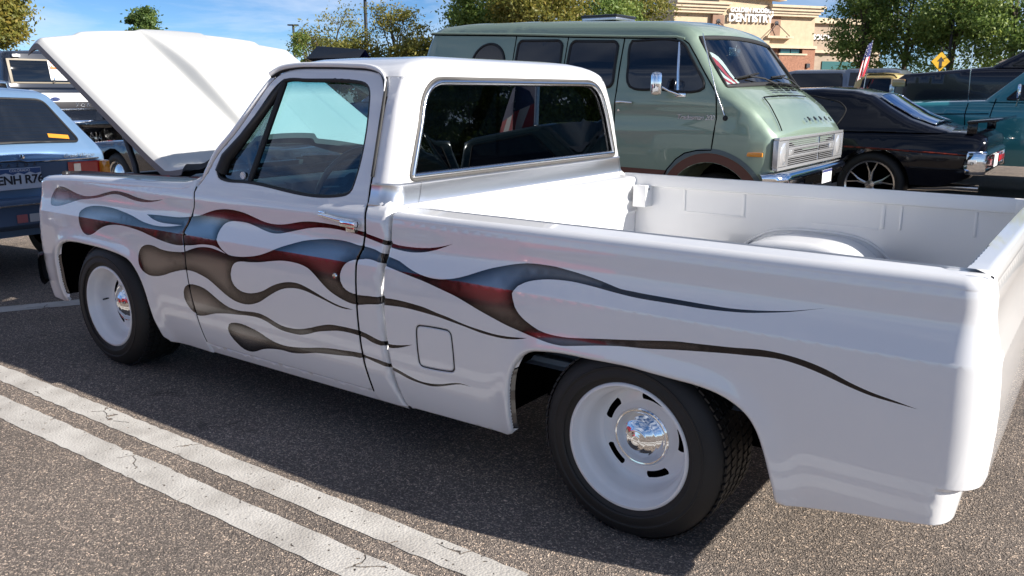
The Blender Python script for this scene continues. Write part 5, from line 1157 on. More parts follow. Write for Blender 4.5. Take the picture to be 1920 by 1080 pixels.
# brown lower stripe and arch ring
side_patch('lower_stripe', [(.84, .724), (-1.1, .75), (-1.1, .60), (.80, .575)], v_hw, VYC, M_VBROWN, van, VO, .003)
ring_o = arch(1.235, .42, .475, .60, 24); ring_i = arch(1.235, .42, .398, .60, 24)
side_patch('arch_stripe', ring_o + ring_i[::-1], v_hw, VYC, M_VBROWN, van, VO, .004)
side_patch('arch_stripe', arch(1.235, .42, .515, .60, 24) + arch(1.235, .42, .477, .60, 24)[::-1], v_hw, VYC, pm('grey_blue_stripe', (.10, .14, .15), .45), van, VO, .003)
b = MB(); b.grid([[(x, VYC - VHW + .03, z) for x, z in arch(1.235, .42, .40, .45, 16)], [(x, VYC - VHW + .5, z) for x, z in arch(1.235, .42, .40, .45, 16)]]); b.box((1.235, VYC - VHW + .62, .55), (.86, .02, .6)); b.build('wheel_well', M_SEAM, van, None, VO)
for wx in (1.235, -1.55):
    for far in (0, 1): car_wheel(van, VO, (wx, VYC + (VHW - .10 if far else -VHW + .10), .355), .355, .20, far, mat=M_CHROME2, style='cover')
# handle, lock, script, marker lamp, mirror, aerial
vy = lambda x, z, d=0.0: (x, VYC - v_hw(x, z) - d, z)
b = MB(); b.tube([vy(.315, 1.318, .015), vy(.36, 1.322, .022), vy(.475, 1.314, .022)], [.016, .011, .010], 8); b.build('door_handle', M_CHROME, van, 50, VO)
b = MB(); b.lathe([(-.006, .0001), (-.006, .011), (0, .013)], vy(.328, 1.245), 'y', 12); b.build('door_lock', M_CHROME, van, 50, VO)
lettering('model_script', 'Tradesman 200', .062, vy(1.083, 1.195, .004), (1, 0, 0), (0, 0, 1), M_BRIGHT, van, VO, extrude=.004, shear=.3, spacing=.9)
b = MB(); b.box(vy(1.622, .898, .004), (.145, .02, .036), bevel=.006); b.build('marker_lamp', M_AMBER, van, 50, VO)
b = MB(); b.box((.785, VYC - v_hw(.8, 1.48) - .20, 1.482), (.10, .15, .20), Matrix.Rotation(R(28), 3, 'Z'), bevel=.035); b.build('mirror_head', M_CHROME, van, 60, VO)
b = MB(); b.tube([(.79, VYC - v_hw(.8, 1.48) - .17, 1.47), (.86, VYC - v_hw(.8, 1.42) - .10, 1.42), vy(.93, 1.385, .01)], .010, 8); b.box(vy(.935, 1.385, .006), (.10, .012, .035), bevel=.004); b.build('mirror_arm', M_CHROME, van, 60, VO)
b = MB(); b.tube([vy(1.35, 1.22, .012), (1.27, VYC - v_hw(1.3, 1.3) - .03, 1.42), (1.09, VYC - v_hw(1.1, 1.8) - .04, 1.90)], [.006, .005, .004], 6); b.build('aerial_mast', M_CHROME2, van, 60, VO)
b = MB(); b.lathe([(-.02, .0001), (-.018, .018), (0, .026), (.01, .026)], vy(1.355, 1.195, -.005), 'y', 12); b.build('aerial_base', M_BLACK, van, 60, VO)
# windscreen, seal, wipers, things behind it
def v_ws_pt(f, t, out=0.0):
    x, z = 1.0 + .31 * t, 1.87 - .415 * t; hwx = v_hw(x, z) - .085; c = .05 + .035 * t
    return (x + (c) * (1 - (2 * f - 1) ** 2) * .8 + out * .8, VYC - hwx + 2 * hwx * f, z + .03 * (1 - (2 * f - 1) ** 2) + out * .6)
M_VWS = glass('van_windscreen_glass', (.72, .82, .82), .02)
b = MB(); b.grid([[v_ws_pt(f, t) for f in np.linspace(0, 1, 21)] for t in np.linspace(0, 1, 9)]); b.build('windscreen', M_VWS, van, 180, VO)
loop = [v_ws_pt(f, 0) for f in np.linspace(0, 1, 21)] + [v_ws_pt(1, t) for t in np.linspace(.1, .9, 6)] + [v_ws_pt(f, 1) for f in np.linspace(1, 0, 21)] + [v_ws_pt(0, t) for t in np.linspace(.9, .1, 6)]
b = MB(); b.tube(loop, .022, 6, closed=True); b.build('windscreen_seal', M_BLACK, van, 60, VO)
# corner posts closing the skipped strip
for s_ in (0, 1):
    b = MB(); f0, f1 = (0, -.05) if not s_ else (1, 1.05)
    rows = []
    for t in np.linspace(-.02, 1.02, 9):
        p = v_ws_pt(f0, min(max(t, 0), 1)); x, z = 1.0 + .31 * t, 1.87 - .415 * t; e = (x, VYC - (v_hw(x, z) - .06) if not s_ else VYC + (v_hw(x, z) - .06), z); rows.append([e, p])
    b.grid(rows); b.build('windscreen_post', M_VAN, van, 60, VO)
for f0, f1 in ((.52, .24), (.97, .66)):
    b = MB(); b.tube([v_ws_pt(f0, 1.03, .02), v_ws_pt((f0 + f1) / 2, .93, .035), v_ws_pt(f1, .86, .03)], [.014, .008, .006], 6); b.tube([v_ws_pt(f1 + .13, .80, .022), v_ws_pt(f1 - .15, .88, .022)], .009, 6); b.build('wiper', M_BLACK, van, 60, VO)
b = MB(); b.box((1.10, VYC, 1.40), (.36, 1.8, .05), bevel=.02); b.build('dashboard', pm('green_dash', (.07, .12, .085), .5), van, 50, VO)
b = MB(); b.box((.35, VYC - .45, 1.25), (.18, .55, .75), bevel=.06); b.box((.35, VYC + .45, 1.25), (.18, .55, .75), bevel=.06); b.build('seats', pm('tan_seat', (.30, .17, .09), .7), van, 50, VO)
b = MB(); b.box((.93, VYC + .12, 1.79), (.03, .30, .085), bevel=.012); b.tube([(.95, VYC + .12, 1.86), (.94, VYC + .12, 1.80)], .008, 6); b.build('inside_mirror', M_CHROME2, van, 50, VO)
swv = Matrix.Translation((.95, VYC - .5 + .0, 1.42)) @ Matrix.Rotation(R(35), 4, 'Y')
b = MB(); b.grid(torus(0, .20, .014, swv, 30), closed=True); b.build('steering_wheel', M_BLACK, van, 60, VO)
b = MB(); b.box((1.16, VYC - .05, 1.432), (.22, .35, .006), Matrix.Rotation(R(8), 3, 'Y')); b.build('dash_paper', pm('pale_green_paper', (.45, .55, .38), .7), van, None, VO)
# little flag lying folded behind the windscreen
vf = thing('folded_flag', 'red and white striped flag lying behind the windscreen of the green van', 'flag', (1.10, VYC - .30, 1.43))
M_FRED = pm('flag_red', (.50, .03, .05), .8); M_FWHITE = pm('flag_white', (.75, .75, .74), .8); M_FBLUE = pm('flag_blue', (.025, .035, .14), .8)
for k in range(7):
    b = MB(); rows = []
    for i in range(9):
        t = i / 8; rows.append([(-.12 + .10 * t + .012 * math.sin(5 * t + k) + .010 * (k + j) * .5, -.34 + .66 * t, .34 - .30 * t ** 1.25 - (k + j) * .043 * (1 - .35 * t) + .01 * math.sin(7 * t + .7 * (k + j))) for j in (0, 1)])
    b.grid(rows); b.build('stripe', M_FRED if k % 2 else M_FWHITE, vf, 60)
# cowl vent, hood letters
def nose_pt(y, t):
    p = [(1.33, 1.452), (1.40, 1.405), (1.58, 1.275), (1.70, 1.145), (1.755, 1.078)]; x = np.interp(t, [0, .2, .6, .85, 1], [a for a, _ in p]); z = np.interp(t, [0, .2, .6, .85, 1], [c for _, c in p]); hwx = v_hw(x, z); k = .05 * (1 - ((y - VYC) / hwx) ** 2)
    return Vector((x + .6 * k, y, z + .8 * k))
for r_ in range(5):
    for c_ in range(4):
        y0 = VYC - .22 + c_ * .21; p0 = nose_pt(y0, .085 + r_ * .052); p1 = nose_pt(y0 + .18, .085 + r_ * .052); q0 = nose_pt(y0, .115 + r_ * .052); q1 = nose_pt(y0 + .18, .115 + r_ * .052); u = Vector((.016, 0, .022))
        b = MB(); b.add([p0 + u, p1 + u, q1 + u, q0 + u], [(0, 1, 2, 3)]); b.build('vent_slot', M_SEAM, van, None, VO)
b = MB(); b.tube([tuple(nose_pt(y, .40) + Vector((.002, 0, .003))) for y in np.linspace(VYC - .60, VYC + .62, 12)], .005, 5); b.tube([tuple(nose_pt(VYC - .60 - .22 * t, .40 + .6 * t) + Vector((.002, 0, .003))) for t in np.linspace(0, 1, 8)], .005, 5); b.build('panel_gap', M_SEAM, van, 60, VO)
for k, ch in enumerate('DODGE'):
    y = VYC - .04 + k * .185; p = nose_pt(y, .90); d = (nose_pt(y, .80) - nose_pt(y, .97)).normalized()
    lettering('hood_letter', ch, .062, tuple(p + Vector((.008, 0, .010))), (0, 1, 0), tuple(d), M_STEEL, van, VO, extrude=.003, bold=.002)
# grille, headlamps, bumper, plate
GX = 1.782
def fr(name, y0, y1, z0, z1, x0, x1, mat, bevel=.003, par=None):
    b = MB(); b.box(((x0 + x1) / 2, (y0 + y1) / 2, (z0 + z1) / 2), (x1 - x0, y1 - y0, z1 - z0), bevel=bevel); return b.build(name, mat, par or van, 40, VO)
gy0, gy1 = VYC - .985, VYC + .985
fr('grille_back', gy0 + .02, gy1 - .02, .775, 1.03, 1.70, GX - .004, M_SEAM)
for z in (1.028, .775): fr('grille_trim', gy0, gy1, z - .012, z + .012, GX - .02, GX + .025, M_BRIGHT)
for y in (gy0, gy1): fr('grille_trim', y - .012, y + .012, .787, 1.016, GX - .02, GX + .025, M_BRIGHT)
gi0, gi1 = VYC - .70, VYC + .70
for z in np.linspace(.80, 1.005, 13):
    thick = abs(z - .868) < .009 or abs(z - .937) < .009
    fr('grille_bar', gi0 if not (.885 < z < .925) else gi0 + .16, gi1 if not (.885 < z < .925) else gi1 - .16, z - (.009 if thick else .0030), z + (.009 if thick else .0030), GX - .004, GX + (.018 if thick else .010), M_BRIGHT, .001)
fr('grille_post', VYC + .20, VYC + .225, .79, 1.015, GX - .004, GX + .014, M_CHROME)
for s_ in (-1, 1):
    fr('turn_lamp', VYC + s_ * .62 - .075, VYC + s_ * .62 + .075, .880, .928, GX - .004, GX + .02, M_LENS, .006)
    hb = fr('headlamp_bezel', VYC + s_ * .84 - .135, VYC + s_ * .84 + .135, .79, 1.012, GX - .01, GX + .022, M_BRIGHT, .01)
    b = MB(); b.lathe([(.018, .098), (.026, .09), (.034, .05), (.037, .0001)], (GX, VYC + s_ * .84, .90), 'x', 28); b.build('headlamp', M_LENS, hb, 60, VO)
def v_bumper():
    ys = np.linspace(VYC - 1.10, VYC + 1.10, 40); rows = []
    for dx, z in ((-.02, .60), (.05, .605), (.075, .635), (.07, .675), (.085, .69), (.075, .725), (.05, .745), (-.02, .75)):
        rows.append([(1.80 + dx - .16 * max(0, (abs(y - VYC) - .86) / .24) ** 2, y, z) for y in ys])
    b = MB(); b.grid(rows); b.build('front_bumper', M_CHROME, van, 45, VO)
v_bumper()
fr('bumper_slot', VYC - .42, VYC + .55, .615, .665, 1.868, 1.879, M_SEAM)
pl_ = fr('licence_plate', VYC + .08, VYC + .385, .575, .70, 1.884, 1.888, M_WHITEPLAIN, .001); fr('plate_band', VYC + .082, VYC + .382, .675, .699, 1.888, 1.8895, M_FBLUE, .0, pl_)
b = MB(); b.box((-.35, VYC - .1, 2.125), (.40, .40, .03), bevel=.010); b.build('roof_vent_base', M_BRUSH, van, 45, VO)
b = MB(); b.box((-.35, VYC - .1, 2.152), (.42, .42, .028), bevel=.012); b.build('roof_vent', pm('smoked_plastic', (.02, .02, .025), .25), van, 45, VO)
# ------------------------------------------------------------------ generic saloon
def saloon(name, label, cat, near, x0, L_, paint_m, hood_z=.80, roof_z=1.34, face=-1, width=1.76, Rw=.32, wheels='cover', rz=None, loc=None, group=None, glass_m=None, belt=None):
    """car with its silhouette along x; near: y of its near side; face -1 nose towards -x"""
    yc = near + width / 2; o3 = (x0 + L_ / 2, yc, 0)
    t = thing(name, label, cat, o3 if loc is None else loc, rz or 0.0, group)
    bz = belt or hood_z + .06
    def X(f): return x0 + L_ * (f if face < 0 else 1 - f)
    def hw(x, z): return width / 2 - float(np.interp(z, [.15, .35, .6, bz, roof_z], [.08, .03, 0, .035, .20])) - .10 * max(0, (abs(x - o3[0]) - L_ * .40) / (L_ * .10)) ** 2
    ax = [X(.19), X(.79)]
    top = [(X(.0), .42), (X(-.005), .60), (X(.01), hood_z - .10), (X(.05), hood_z - .03), (X(.20), hood_z + .01), (X(.34), bz), (X(.60), bz + .02), (X(.80), bz), (X(.97), bz - .03), (X(.995), bz - .10), (X(1.0), .60), (X(.99), .40)]
    bot = [(X(.96), .26)]
    def ar(f): a = arch(X(f), Rw, Rw + .06, .22, 12); return a if face < 0 else a[::-1]
    out = top + bot + ar(.79) + ar(.19) + [(X(.04), .28)]
    finish(solid(out, hw, yc, .05, .10, .03, soft=top, grid=.2), 'body', paint_m, t, o3)
    gh = [(X(.315), bz - .01), (X(.40), bz + (roof_z - bz) * .72), (X(.44), roof_z - .02), (X(.50), roof_z), (X(.62), roof_z), (X(.68), roof_z - .03), (X(.74), bz + (roof_z - bz) * .70), (X(.83), bz - .01)]
    finish(solid(gh, hw, yc, .06, .10, .03, soft=gh, grid=.2), 'cabin', paint_m, t, o3)
    G = glass_m or M_GL_DARK
    for far in (False, True):
        side_patch('side_window', [(X(.36), bz + .02), (X(.425), roof_z - .09), (X(.53), roof_z - .07), (X(.53), bz + .02)], hw, yc, G, t, o3, .004, far)
        side_patch('side_window', [(X(.545), bz + .02), (X(.545), roof_z - .07), (X(.66), roof_z - .08), (X(.74), bz + .02)], hw, yc, G, t, o3, .004, far)
    for (fa, za, fb, zb) in ((.325, bz + .03, .43, roof_z - .045), (.82, bz + .03, .70, roof_z - .055)):
        b = MB(); rows = []
        for k in np.linspace(0, 1, 5):
            xx, zz = X(fa + (fb - fa) * k), za + (zb - za) * k; h_ = hw(xx, zz) - .10; rows.append([(xx + (-.01 if (fa < .5) == (face < 0) else .01), yc + q * h_, zz + .035 + .03 * (1 - q * q)) for q in np.linspace(-1, 1, 9)])
        b.grid(rows); b.build('windscreen' if fa < .5 else 'rear_window', G, t, 60, o3)
    for f in (.19, .79):
        for far in (False, True): car_wheel(t, o3, (X(f), near + width - .04 if far else near + .04, Rw), Rw, Rw * .63, far, style=wheels)
        b = MB(); a = arch(X(f), Rw, Rw + .065, .25, 10); b.grid([[(x, near + .02, z) for x, z in a], [(x, near + width - .02, z) for x, z in a]]); b.build('wheel_well', M_SEAM, t, None, o3)
    for s_ in (-1, 1):
        b = MB(); b.box((X(.003), yc + s_ * (width / 2 - .32), hood_z - .14), (.05, .32, .12), bevel=.01); b.build('headlamp', M_LENS, t, 45, o3)
        b = MB(); b.box((X(.998), yc + s_ * (width / 2 - .32), bz - .16), (.05, .34, .12), bevel=.01); b.build('tail_lamp', M_RED, t, 45, o3)
    for f in (-.005, 1.005):
        b = MB(); b.box((X(f), yc, .48), (.10, width - .12, .13), bevel=.03); b.build('bumper', M_CHROME2, t, 45, o3)
    return t
def pickup(name, label, near, x0, L_, paint_m, zs, face=-1, width=1.95, Rw=.38, group=None, topper=None, roofm=None, fr_=(.30, .40, .62, .66)):
    """zs: bottom, hood, cowl, roof, bed rail heights"""
    zb, zh, zc, zr, zbed = zs; yc = near + width / 2; o3 = (x0 + L_ / 2, yc, 0); t = thing(name, label, 'pickup truck', o3, 0, group)
    def X(f): return x0 + L_ * (f if face < 0 else 1 - f)
    def hw(x, z): return width / 2 - float(np.interp(z, [zb, zb + .2, zc - .1, zc, zr], [.05, 0, 0, .05, .20])) - .07 * max(0, (abs(x - o3[0]) - L_ * .42) / (L_ * .08)) ** 2
    a_, b_, c_, d_ = fr_
    top = [(X(0), zb + .15), (X(-.003), (zb + zh) / 2), (X(.005), zh - .12), (X(.03), zh - .02), (X(.08), zh), (X(a_), zc), (X(c_ + .05), zc), (X(d_), zc - .02), (X(d_ + .005), zbed), (X(.995), zbed), (X(1.0), zb + .15)]
    def ar(f): a = arch(X(f), Rw, Rw + .08, zb, 12); return a if face < 0 else a[::-1]
    out = top + [(X(.99), zb)] + ar(.80) + ar(.17) + [(X(.02), zb)]
    finish(solid(out, hw, yc, .05, .11, .03, soft=top, grid=.2), 'body', paint_m, t, o3)
    gh = [(X(a_), zc - .01), (X(b_), zr - .03), (X(b_ + .035), zr), (X(c_), zr), (X(c_ + .03), zr - .04), (X(c_ + .045), zc - .01)]
    finish(solid(gh, hw, yc, .07, .10, .04, soft=gh, grid=.2), 'cab', roofm or paint_m, t, o3)
    for far in (False, True): side_patch('side_window', round_poly([(X(a_ + .05), zc + .02), (X(b_ + .025), zr - .10), (X(c_ - .005), zr - .10), (X(c_ + .005), zc + .02)], .04, 3), hw, yc, M_GL_DARK, t, o3, .004, far, seal=.012)
    for (fa, fb, sgn) in ((a_ + .012, b_ + .008, -1), (c_ + .042, c_ + .032, 1)):
        b = MB(); rows = []
        for k in np.linspace(0, 1, 5):
            xx, zz = X(fa + (fb - fa) * k), zc + .05 + (zr - zc - .16) * k; h_ = hw(xx, zz) - .12; rows.append([(xx + sgn * (-face) * .02, yc + q * h_, zz + .02 * (1 - q * q) + .02) for q in np.linspace(-1, 1, 9)])
        b.grid(rows); b.build('windscreen' if sgn < 0 else 'rear_window', M_GL_DARK, t, 60, o3)
    for f in (.17, .80):
        for far in (False, True): car_wheel(t, o3, (X(f), near + width - .05 if far else near + .05, Rw), Rw, Rw * .55, far, style='cover')
        b = MB(); a = arch(X(f), Rw, Rw + .085, zb, 10); b.grid([[(x, near + .02, z) for x, z in a], [(x, near + width - .02, z) for x, z in a]]); b.build('wheel_well', M_SEAM, t, None, o3)
    for s_ in (-1, 1):
        b = MB(); b.box((X(.0), yc + s_ * (width / 2 - .22), zh - .26), (.08, .34, .16), bevel=.02); b.build('headlamp', M_LENS, t, 45, o3)
        b = MB(); b.box((X(.999), yc + s_ * (width / 2 - .10), zbed - .25), (.05, .14, .3), bevel=.01); b.build('tail_lamp', M_RED, t, 45, o3)
    for f in (-.008, 1.008):
        b = MB(); b.box((X(f), yc, zb + .14), (.12, width - .05, .18), bevel=.04); b.build('bumper', M_CHROME2, t, 45, o3)
    return t, hw, yc, X, o3
# ------------------------------------------------------------------ black muscle car
GN, GW = 8.05, 1.90; GYC = GN + GW / 2; GO = (.6, GYC, 0)
gto = thing('muscle_car', 'glossy black muscle car with rear spoiler and silver spoked wheels beside the van', 'car', GO)
M_GTO = paint('black_gloss_paint', (.004, .005, .010), .0, .12); M_GTO.node_tree.nodes['Principled BSDF'].inputs['Coat Weight'].default_value = .35; M_GTO.node_tree.nodes['Principled BSDF'].inputs['Specular IOR Level'].default_value = .3
def g_hw(x, z): return GW / 2 - float(np.interp(z, [.2, .4, .62, .78, 1.0, 1.2, 1.45], [.10, .04, .0, .0, .06, .15, .25])) - .08 * max(0, (x - 2.2) / .7) ** 2
g_top = [(-1.95, .50), (-1.97, .75), (-1.85, .84), (-1.0, .92), (0.2, .97), (1.6, .99), (2.2, .995), (2.70, .985), (2.86, .965), (2.93, .93), (2.955, .88), (2.95, .80), (2.90, .60), (2.83, .50)]
g_out = g_top + [(2.55, .40)] + arch(1.83, .375, .42, .40, 16) + [(1.1, .30), (-.6, .30)] + arch(-1.05, .36, .40, .32, 14) + [(-1.8, .35)]
finish(solid(g_out, g_hw, GYC, .06, .08, .03, soft=g_top, grid=.12), 'body', M_GTO, gto, GO)
g_gh = [(2.62, .98), (2.40, 1.035), (2.16, 1.115), (1.92, 1.245), (1.72, 1.375), (1.50, 1.425), (1.15, 1.445), (.6, 1.43), (.30, 1.37), (-.35, .96)]
finish(solid(g_gh, g_hw, GYC, .07, .08, .03, soft=g_gh, grid=.12), 'cabin', M_GTO, gto, GO)
b = MB(); rows = []
for k in np.linspace(0, 1, 9):
    x = 1.76 + .62 * k; z = float(np.interp(x, [1.72, 1.92, 2.16, 2.40], [1.375, 1.245, 1.115, 1.035])); h_ = .56 + .05 * k
    rows.append([(x + .02, GYC + q * h_, z + .022 + .028 * (1 - q * q)) for q in np.linspace(-1, 1, 13)])
b.grid(rows); b.build('rear_window', pm('sky_reflection_glass', (.22, .36, .58), .04, 1.0), gto, 60, GO)  # blue sky reflection put into the metallic colour of the pane
lp_ = [rows[0][i] for i in range(13)] + [r_[12] for r_ in rows[1:]] + rows[-1][::-1][1:] + [r_[0] for r_ in rows[::-1][1:-1]]
b = MB(); b.tube(lp_, .009, 6, closed=True); b.build('window_trim', M_CHROME, gto, 60, GO)
side_patch('side_window', round_poly([(.05, 1.02), (.42, 1.36), (1.05, 1.37), (1.38, 1.30), (1.47, 1.22), (1.44, 1.12), (1.38, 1.02)], .04, 3), g_hw, GYC, M_GL_DARK, gto, GO, .004, seal=.010)
seam([(1.50, .80), (2.0, .785), (2.5, .765), (2.82, .745)], g_hw, GYC, gto, GO, .010, name='pinstripe', mat=pm('red_pinstripe', (.16, .02, .008), .4, noise=(30, .9)))
seam([(2.24, .60), (2.60, .595), (2.84, .595)], g_hw, GYC, gto, GO, .008, name='side_moulding', mat=M_STEEL)
b = MB(); b.box((2.90, GYC, 1.115), (.30, 1.76, .028), Matrix.Rotation(R(-6), 3, 'Y'), bevel=.010); b.build('spoiler', M_GTO, gto, 45, GO)
for s_ in (-1, 1):
    b = MB(); b.box((2.80, GYC + s_ * .80, 1.035), (.10, .03, .12), bevel=.01); b.build('spoiler_post', M_GTO, gto, 45, GO)
    b = MB(); b.box((2.962, GYC + s_ * .58, .655), (.03, .52, .07), bevel=.008); b.build('tail_lamp', M_RED, gto, 45, GO)
    b = MB(); b.box((2.885, GYC + s_ * .885, .665), (.20, .11, .24), Matrix.Rotation(R(-s_ * 8), 3, 'Z'), bevel=.022); b.build('bumper_end', M_CHROME, gto, 45, GO)
b = MB(); b.grid([[(x - .16 * max(0, (abs(y - GYC) - .78) / .19) ** 2, y, z) for y in np.linspace(GYC - .97, GYC + .97, 30)] for x, z in ((2.84, .80), (2.965, .795), (2.985, .76), (2.965, .715), (2.945, .70), (2.945, .61), (2.97, .59), (2.96, .555), (2.86, .54))]); b.build('rear_bumper', M_CHROME, gto, 45, GO)
b = MB(); b.box((2.975, GYC, .655), (.012, .32, .14), bevel=.003); b.build('licence_plate', M_WHITEPLAIN, gto, None, GO)
b = MB(); b.tube([(2.15, GN + .32, .34), (2.45, GN + .28, .36), (2.62, GN + .26, .385), (2.92, GN + .24, .385)], [.03, .03, .038, .038], 10); b.build('exhaust_pipe', M_CHROME2, gto, 60, GO)
for wx, wz, rt in ((1.83, .375, .375), (-1.05, .35, .35)):
    for far in (0, 1): car_wheel(gto, GO, (wx, GYC + GW / 2 - .03 if far else GN + .03, wz), rt, .275 if wx > 0 else .25, far, .24, 5, M_SILVER if 0 else M_CHROME2)
    b = MB(); a = arch(wx, wz, .425, .36, 12); b.grid([[(x, GN + .03, z) for x, z in a], [(x, GN + GW - .03, z) for x, z in a]]); b.build('wheel_well', M_SEAM, gto, None, GO)
# ------------------------------------------------------------------ pickups at the right
M_TEAL = paint('teal_paint', (.035, .26, .30), .15, .22)
teal, t_hw, t_yc, tX, t_o = pickup('pickup_truck', 'old teal pickup cut by the right edge, behind the black car', 10.75, .55, 5.2, M_TEAL, (.46, 1.24, 1.30, 1.76, 1.20), fr_=(.385, .475, .70, .74), Rw=.37)
seam([(1.2, 1.10), (2.64, 1.135)], t_hw, t_yc, teal, t_o, .007); seam([(2.38, 1.27), (2.36, 1.12), (2.40, .7)], t_hw, t_yc, teal, t_o, .006); seam([(2.70, 1.33), (2.66, 1.1), (2.70, .62)], t_hw, t_yc, teal, t_o, .006)
b = MB(); b.box((2.98, 10.55, 1.42), (.05, .14, .20), bevel=.03); b.tube([(2.98, 10.56, 1.36), (2.95, 10.72, 1.24)], .012, 6); b.build('mirror', M_CHROME, teal, 50, t_o)
b = MB(); b.tube([(2.35, 10.95, 1.28), (2.33, 10.93, 2.02)], .006, 5); b.build('aerial', M_CHROME2, teal, 50, t_o)
M_NAVY = paint('dark_navy_paint', (.004, .006, .016), .0, .15); M_NAVY.node_tree.nodes['Principled BSDF'].inputs['Coat Weight'].default_value = .35
navy, n_hw, n_yc, nX, n_o = pickup('pickup_truck', 'tall dark navy pickup under the trees at the right edge', 13.0, .92, 5.9, M_NAVY, (.80, 1.71, 1.79, 2.16, 1.74), fr_=(.235, .335, .62, .66), Rw=.46, width=2.0)
b = MB(); b.box((1.03, 13.02, 1.555), (.20, .10, .12), bevel=.02); b.build('marker_lamp', pm('amber_clear_lens', (.6, .34, .16), .1, coat=.8), navy, 45, n_o)
b = MB(); b.box((3.2, 12.98, 1.86), (.5, .02, .02)); b.box((3.2, 12.98, 1.92), (.42, .02, .02)); b.build('window_reflection_strip', M_CHROME2, navy, None, n_o)
pickup('pickup_truck', 'dark green pickup just past the right edge, its front bumper beside the black car', 6.7, 3.58, 5.3, paint('dark_green_paint', (.02, .07, .065), .2, .22), (.50, 1.12, 1.22, 1.72, 1.15), Rw=.38)
# vintage maroon and yellow pickup with a flag
M_MAROON = paint('maroon_paint', (.20, .035, .02), .1, .3); M_YEL = paint('pale_yellow_paint', (.62, .45, .16), .05, .35)
vp_, p_hw, p_yc, pX, p_o = pickup('pickup_truck', 'vintage maroon pickup with pale yellow roof in front of the navy pickup', 19.0, -3.2, 4.6, M_MAROON, (.45, 1.22, 1.32, 1.80, 1.12), face=1, fr_=(.335, .365, .53, .56), width=1.75, roofm=M_YEL)
b = MB(); rows = []
for x, z in ((-1.10, 1.66), (-1.04, 1.76), (-.90, 1.812), (-.6, 1.822), (-.36, 1.80), (-.27, 1.72)): rows.append([(x, p_yc + q * (p_hw(x, z) - .02 if abs(q) < 1 else p_hw(x, z) - .02), z + .03 * (1 - q * q)) for q in np.linspace(-1, 1, 9)])
b.grid(rows); b.build('roof_panel', M_YEL, vp_, 60, p_o)
flag = thing('flag', 'American flag on a slanting pole above the maroon vintage pickup', 'flag', (-.98, 18.9, .75))
b = MB(); b.tube([(0, 0, 0), (.10, .0, 1.2), (.16, 0, 1.80)], .014, 6); b.build('pole', M_CHROME2, flag, 60)
def fpt(s, t):   # s along the hoist (down), t along the fly
    return (.15 - .09 * s - .10 * t * (0.4 + s) + .02 * math.sin(6 * t + 3 * s), -.05 - .20 * t + .05 * math.sin(9 * t + 4 * s), 1.78 - .78 * s - .12 * t)
for k in range(7):
    t0, t1 = k / 7, (k + 1) / 7; b = MB(); b.grid([[fpt(s, t) for t in (t0, (t0 + t1) / 2, t1)] for s in np.linspace(.42, 1, 7)]); b.build('stripe', M_FRED if k % 2 == 0 else M_FWHITE, flag, 60)
b = MB(); b.grid([[fpt(s, t) for t in np.linspace(0, 1, 9)] for s in np.linspace(0, .42, 6)]); can = b.build('canton', M_FBLUE, flag, 60)
for i in range(4):
    for j in range(4):
        p = Vector(fpt(.05 + .1 * i, .14 + .24 * j)) + Vector((.01, -.012, 0)); b = MB(); b.prism([(.014 * (1 if q % 2 else .42) * math.cos(q * math.pi / 5), .014 * (1 if q % 2 else .42) * math.sin(q * math.pi / 5)) for q in range(10)], lambda u, v, h: (p.x + u * .8 - h, p.y + u * .6 - .012, p.z + v), 0, .002); b.build('star', M_FWHITE, can, None)
fl2 = copy_tree(flag); fl2.location = (6.2, 7.1, .25); fl2.rotation_euler = (0, 0, R(120)); fl2.scale = (2.6, 2.6, 1.25); fl2['label'] = 'American flag on the dark green pickup, mirrored in the rear window'
M_SILV2 = paint('silver_grey_paint', (.22, .25, .30), .5, .3)
sp, s_hw, s_yc, sX, s_o = pickup('pickup_truck', 'silver grey pickup with a canopy behind the maroon vintage pickup', 25.0, -6.4, 5.4, M_SILV2, (.50, 1.12, 1.50, 2.03, 1.50), fr_=(.20, .31, .62, .64), width=1.95)
gh = [(-3.0, 1.49), (-3.0, 2.0), (-2.95, 2.06), (-1.75, 2.06), (-1.45, 2.0), (-1.05, 1.49)]; finish(solid(gh, s_hw, s_yc, .06, .1, .04, grid=.2), 'canopy', M_SILV2, sp, s_o)
side_patch('canopy_window', [(-2.85, 1.56), (-2.85, 1.96), (-1.78, 1.96), (-1.58, 1.90), (-1.35, 1.56)], s_hw, s_yc, M_GL_DARK, sp, s_o, .006)
saloon('parked_car', 'dark car with chrome trim low behind the black muscle car', 'car', 21.5, -6.5, 4.6, paint('charcoal_paint', (.03, .032, .035), .4, .3), roof_z=1.45, hood_z=.95)
# ------------------------------------------------------------------ blue wagon at the left
MYC, MW = .46, 1.68; MO = (-4.2, MYC, 0)
mz = thing('station_wagon', 'metallic light blue station wagon at the left edge, seen from behind', 'car', MO)
M_MAZ = paint('light_blue_metallic', (.20, .34, .54), .45, .28); M_MDARK = pm('dark_blue_trim', (.08, .125, .20), .35)
def m_hw(x, z): return MW / 2 - float(np.interp(z, [.2, .4, .6, .9, .97, 1.2, 1.38, 1.45], [.08, .04, .0, .005, .02, .125, .205, .27])) - .05 * max(0, (abs(x - MO[0]) - 1.9) / .25) ** 2
m_top = [(-6.35, .45), (-6.38, .68), (-6.25, .80), (-5.3, .92), (-4.85, 1.28), (-4.6, 1.385), (-4.2, 1.415), (-3.2, 1.42), (-2.72, 1.405), (-2.60, 1.375), (-2.53, 1.31), (-2.28, 1.03), (-2.205, .955), (-2.185, .93), (-2.18, .86), (-2.185, .66), (-2.17, .50)]
